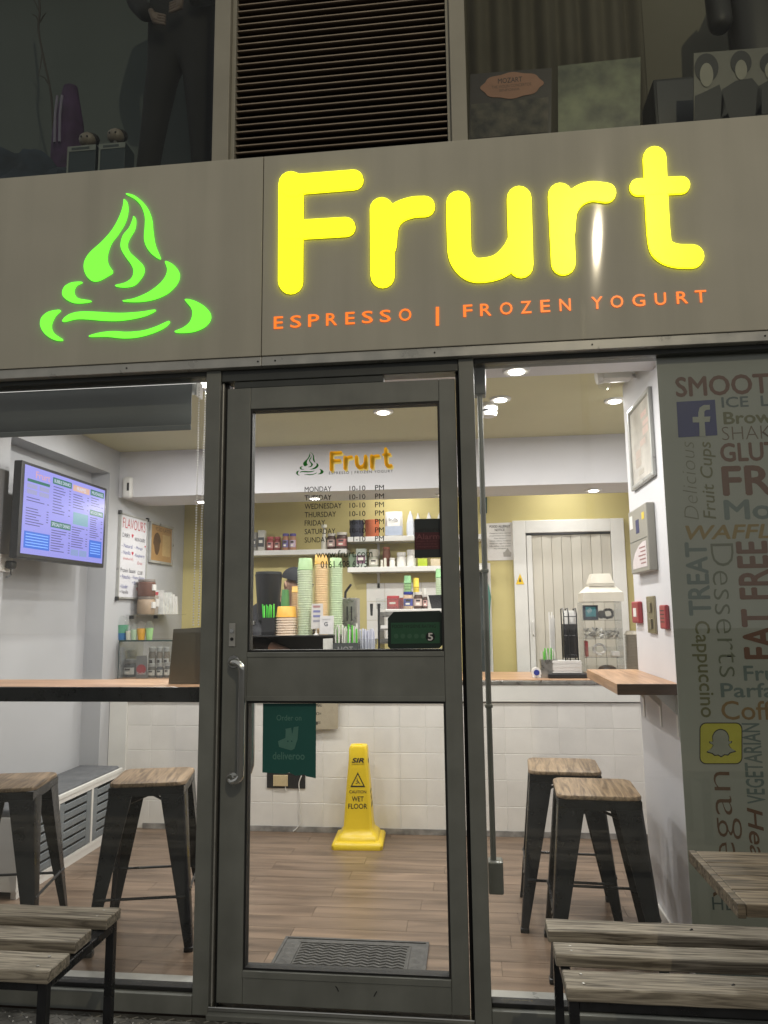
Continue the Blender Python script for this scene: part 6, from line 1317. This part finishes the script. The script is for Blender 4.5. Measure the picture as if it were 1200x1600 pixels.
# heap of dark cloth
hp_ = thing('fabric_heap', 'heap of dark blue cloth in the upper left window corner', 'fabric', (-1.95, 0.35, LZ))
t = bmesh.new(); bmesh.ops.create_icosphere(t, subdivisions=4, radius=1.0)
from mathutils import noise as mnoise
for v in t.verts:
    k_ = 1+0.28*mnoise.noise(v.co*3.1)+0.12*mnoise.noise(v.co*8); v.co = Vector((-2.02+v.co.x*0.30*k_, 0.36+v.co.y*0.15*k_, LZ+0.001+max(0, 0.02+v.co.z)*0.30*k_))
mb = MB(); mb._join(t); mb.build('cloth', mat('navy_cloth', lin(0.02, 0.03, 0.045), 0.85, var=0.5, scale=9), hp_, smooth=True)
# dried branch
bp_ = [PY(x, y, 0.5) for x, y in ((55, -60), (62, 10), (60, 45), (68, 90), (80, 150), (84, 230))]
brn = thing('dried_branch', 'thin dried branch standing in the upper left window', 'branch', tuple(bp_[-1]))
MB().tube(smooth_line([tuple(p) for p in bp_], 5), 0.006, 6).build('stem', mat('twig', lin(0.05, 0.045, 0.04), 0.9), brn, smooth=True)
for (x0, y0, x1, y1) in ((62, 20, 45, -10), (61, 35, 50, 22), (62, 35, 72, 20), (66, 85, 60, 120), (75, 130, 62, 118)): MB().tube([PY(x0, y0, 0.5), PY((x0+x1)/2+1, (y0+y1)/2-3, 0.49), PY(x1, y1, 0.48)], [0.004, 0.003, 0.0015], 5).build('twig', MATS['twig'], brn)
# boxed figurines
for k, (px0, px1, yt, hx, hy, lb) in enumerate(((106, 150, 229, 137, 219, 'left boxed figurine with dark haired doll in upper window'), (155, 196, 225, 181, 213, 'right boxed figurine with dark haired doll in upper window'))):
    a, b = PY(px0, yt, 0.18), PY(px1, yt, 0.18); tz_ = a.z; t = thing('boxed_figurine', lb, 'toy box', ((a.x+b.x)/2, 0.22, LZ))
    box('carton', flat(26, 40, 44), t, a.x, b.x, 0.18, 0.27, LZ+0.0005, tz_, bev=0.002)
    box('top_banner', flat(112, 116, 110), t, a.x, b.x, 0.178, 0.1795, tz_-0.028, tz_-0.002); box('side_band', flat(112, 116, 110), t, a.x, a.x+0.008, 0.178, 0.1795, LZ+0.001, tz_-0.029); box('banner_print', flat(50, 58, 58), t, a.x+0.02, b.x-0.03, 0.177, 0.1778, tz_-0.021, tz_-0.010)
    c = PY(hx, hy, 0.23); MB().ell((c.x, 0.23, c.z), 0.040, 0.034, 0.034).build('doll_head', flat(122, 112, 100), t, smooth=True)
    MB().ell((c.x+0.004, 0.245, c.z+0.012), 0.044, 0.036, 0.030).build('doll_hair', flat(34, 30, 28), t, smooth=True); MB().tube([(c.x, 0.23, tz_), (c.x, 0.23, c.z-0.02)], 0.014, 8).build('doll_body', flat(60, 58, 56), t)
    for s in (-1, 1): MB().ell((c.x+s*0.014, 0.198, c.z-0.002), 0.005, 0.003, 0.006, 1).build('doll_eye', m_ink, t)
# curtain folds
cu_ = thing('curtain', 'dark olive curtain hanging behind the record sleeves in upper window', 'curtain', (0.45, 0.6, LZ))
mb = MB(); cols = []; N = 90
for k in range(N+1):
    x = 0.03+0.86*k/N; y = 0.60+0.022*math.sin(k*0.55)+0.012*math.sin(k*0.23+1); cols.append([mb.bm.verts.new((x+0.02*math.sin(k*0.4)*0, y, z)) for z in (LZ+0.001, 4.2, 5.38)])
for a, b in zip(cols, cols[1:]):
    for q in range(2): mb.bm.faces.new((a[q], b[q], b[q+1], a[q+1]))
o = mb.build('cloth', mat('olive_curtain', lin(0.105, 0.09, 0.06), 0.85, var=0.12, scale=5), cu_, smooth=True); o.modifiers.new('s', 'SOLIDIFY').thickness = 0.004
MB().tube([(0.03, 0.6, 5.385), (0.9, 0.6, 5.385)], 0.012, 8).build('rail', m_blackm, cu_)
# record sleeves
def sleeve(name, label, pts, Y, mt):
    a = [PY(x, y, Y) for x, y in pts]; a[2].z = max(a[2].z-0.012, LZ+0.001); a[3].z = max(a[3].z-0.012, LZ+0.001)
    return tag(MB().slab(a, (0, 0.006, 0)).build(name, mt), label, 'record sleeve')
s1 = sleeve('record_sleeve', 'brown record sleeve with orange oval label in upper window', ((735, 116), (862, 106), (861, 207), (733, 218)), 0.06, flat(48, 38, 28, 0.3))
ov = [PY(800+48*math.cos(a)*(1+0.04*math.cos(8*a)), 133.5+20*math.sin(a)*(1+0.05*math.cos(8*a))-(48*math.cos(a))*0.08, 0.058) for a in [2*PI*k/48 for k in range(48)]]
MB().slab(ov, (0, -0.0006, 0)).build('oval_label', flat(150, 104, 78), s1)
px_text('MOZART', 778, 121, 816, 129, 0.0568, flat(60, 40, 34), s1, bold=0.01); px_text('THE VIOLIN CONCERTOS', 768, 131.5, 830, 136, 0.0568, flat(90, 64, 50), s1)
px_text('SINFONIA', 780, 138, 812, 142, 0.0568, flat(90, 64, 50), s1)
MB().slab([PY(x, y, 0.0585) for x, y in ((736, 163), (857, 152), (856, 206), (735, 217))], (0, -0.0005, 0)).build('wood_picture', mat('woodland_print', lin(0.06, 0.05, 0.035), 0.6, var=0.9, scale=22), s1)
s2 = sleeve('record_sleeve', 'faded green record sleeve beside the oval-labelled brown sleeve', ((872, 103), (1001, 89), (1000, 195), (872, 206)), 0.06, mat('green_sleeve', lin(0.12, 0.13, 0.07), 0.35, var=0.75, scale=9))
s3 = sleeve('record_sleeve', 'black and white record sleeve with figures at upper right', ((1084, 83), (1212, 73), (1212, 178), (1084, 189)), 0.06, flat(104, 101, 90, 0.35))
for x0, y0, rx, ry in ((1104, 112, 17, 24), (1158, 104, 15, 20), (1205, 105, 16, 18)):
    MB().slab([PY(x0+rx*1.1*math.cos(a), y0-6+ry*0.95*math.sin(a), 0.058) for a in [2*PI*k/20 for k in range(20)]], (0, -0.0004, 0)).build('hair_shape', flat(12, 12, 11), s3)
    MB().slab([PY(x0+rx*0.62*math.cos(a), y0+5+ry*0.78*math.sin(a), 0.0572) for a in [2*PI*k/20 for k in range(20)]], (0, -0.0004, 0)).build('face_shape', flat(136, 132, 118), s3)
for pts in (((1085, 188), (1086, 150), (1104, 142), (1124, 132), (1140, 185)), ((1126, 186), (1128, 140), (1150, 126), (1175, 122), (1190, 140), (1190, 180)), ((1180, 180), (1184, 135), (1200, 126), (1212, 124), (1212, 177))): MB().slab([PY(x, y, 0.0578) for x, y in pts], (0, -0.0004, 0)).build('coat_shape', flat(16, 16, 15), s3)
sp = thing('dark_speaker', 'dark box speaker beside black and white sleeve in upper window', 'speaker', (PY(1050, 180, 0.3).x, 0.3, LZ))
a, b = PY(1020, 124, 0.25), PY(1090, 118, 0.25); MB().box(a.x, b.x, 0.25, 0.45, LZ+0.0005, a.z, bev=0.006).build('cabinet', flat(34, 32, 26), sp, smooth=True); box('grille', m_black, sp, a.x+0.012, b.x-0.012, 0.246, 0.2499, LZ+0.02, a.z-0.015)
hg = thing('hanging_coat', 'dark coat on a stand at the upper right picture corner', 'coat', (PY(1185, 40, 0.55).x, 0.55, LZ))
xx = PY(1188, 40, 0.55).x; make_skin('coat', [((xx, 0.55, 3.70), (0.13, 0.09)), ((xx, 0.55, 4.0), (0.16, 0.11)), ((xx, 0.55, 4.3), (0.17, 0.11)), ((xx, 0.55, 4.5), 0.07), ((xx-0.19, 0.53, 4.2), 0.06), ((xx-0.19, 0.5, 3.95), 0.055)], [(0, 1), (1, 2), (2, 3), (2, 4), (4, 5)], 0, flat(40, 36, 30), hg)
MB().tube([(xx, 0.55, LZ+0.001), (xx, 0.55, 3.72)], 0.014, 8).build('stand', m_blackm, hg)

# ============================================================ STREET LAMP (behind the camera: its glint shows on the sign)
SL = Vector((1.53, -5.40, 5.50))
sl = thing('street_lamp', 'tall street lamp with warm lit head across the pavement', 'street lamp', (SL.x, SL.y-1.2, PAVE))
MB().tube([(SL.x, SL.y-1.2, PAVE), (SL.x, SL.y-1.2, 1.2), (SL.x, SL.y-1.2, 5.2)], [0.08, 0.06, 0.045], 16).tube([(SL.x, SL.y-1.2, 5.2), (SL.x, SL.y-0.9, 5.62), (SL.x, SL.y-0.2, 5.68)], 0.035, 12).build('column', m_gal, sl, smooth=True)
MB().box(SL.x-0.11, SL.x+0.11, SL.y-0.28, SL.y+0.22, SL.z+0.05, SL.z+0.15, bev=0.03, seg=3).build('lamp_head', m_gal, sl, smooth=True)
box('lens', emis('street_lens', (1.0, 0.86, 0.58, 1), 12.0), sl, SL.x-0.035, SL.x+0.035, SL.y-0.10, SL.y+0.10, SL.z+0.035, SL.z+0.0495)
ld = bpy.data.lights.new('lamp', 'POINT'); ld.energy = 300; ld.shadow_soft_size = 0.03; ld.color = (1.0, 0.86, 0.60)
lo = bpy.data.objects.new('lamp', ld); COL.objects.link(lo); lo.parent = sl; lo.matrix_parent_inverse = wmat(sl).inverted(); lo.location = SL - Vector((0, 0, 0.03))
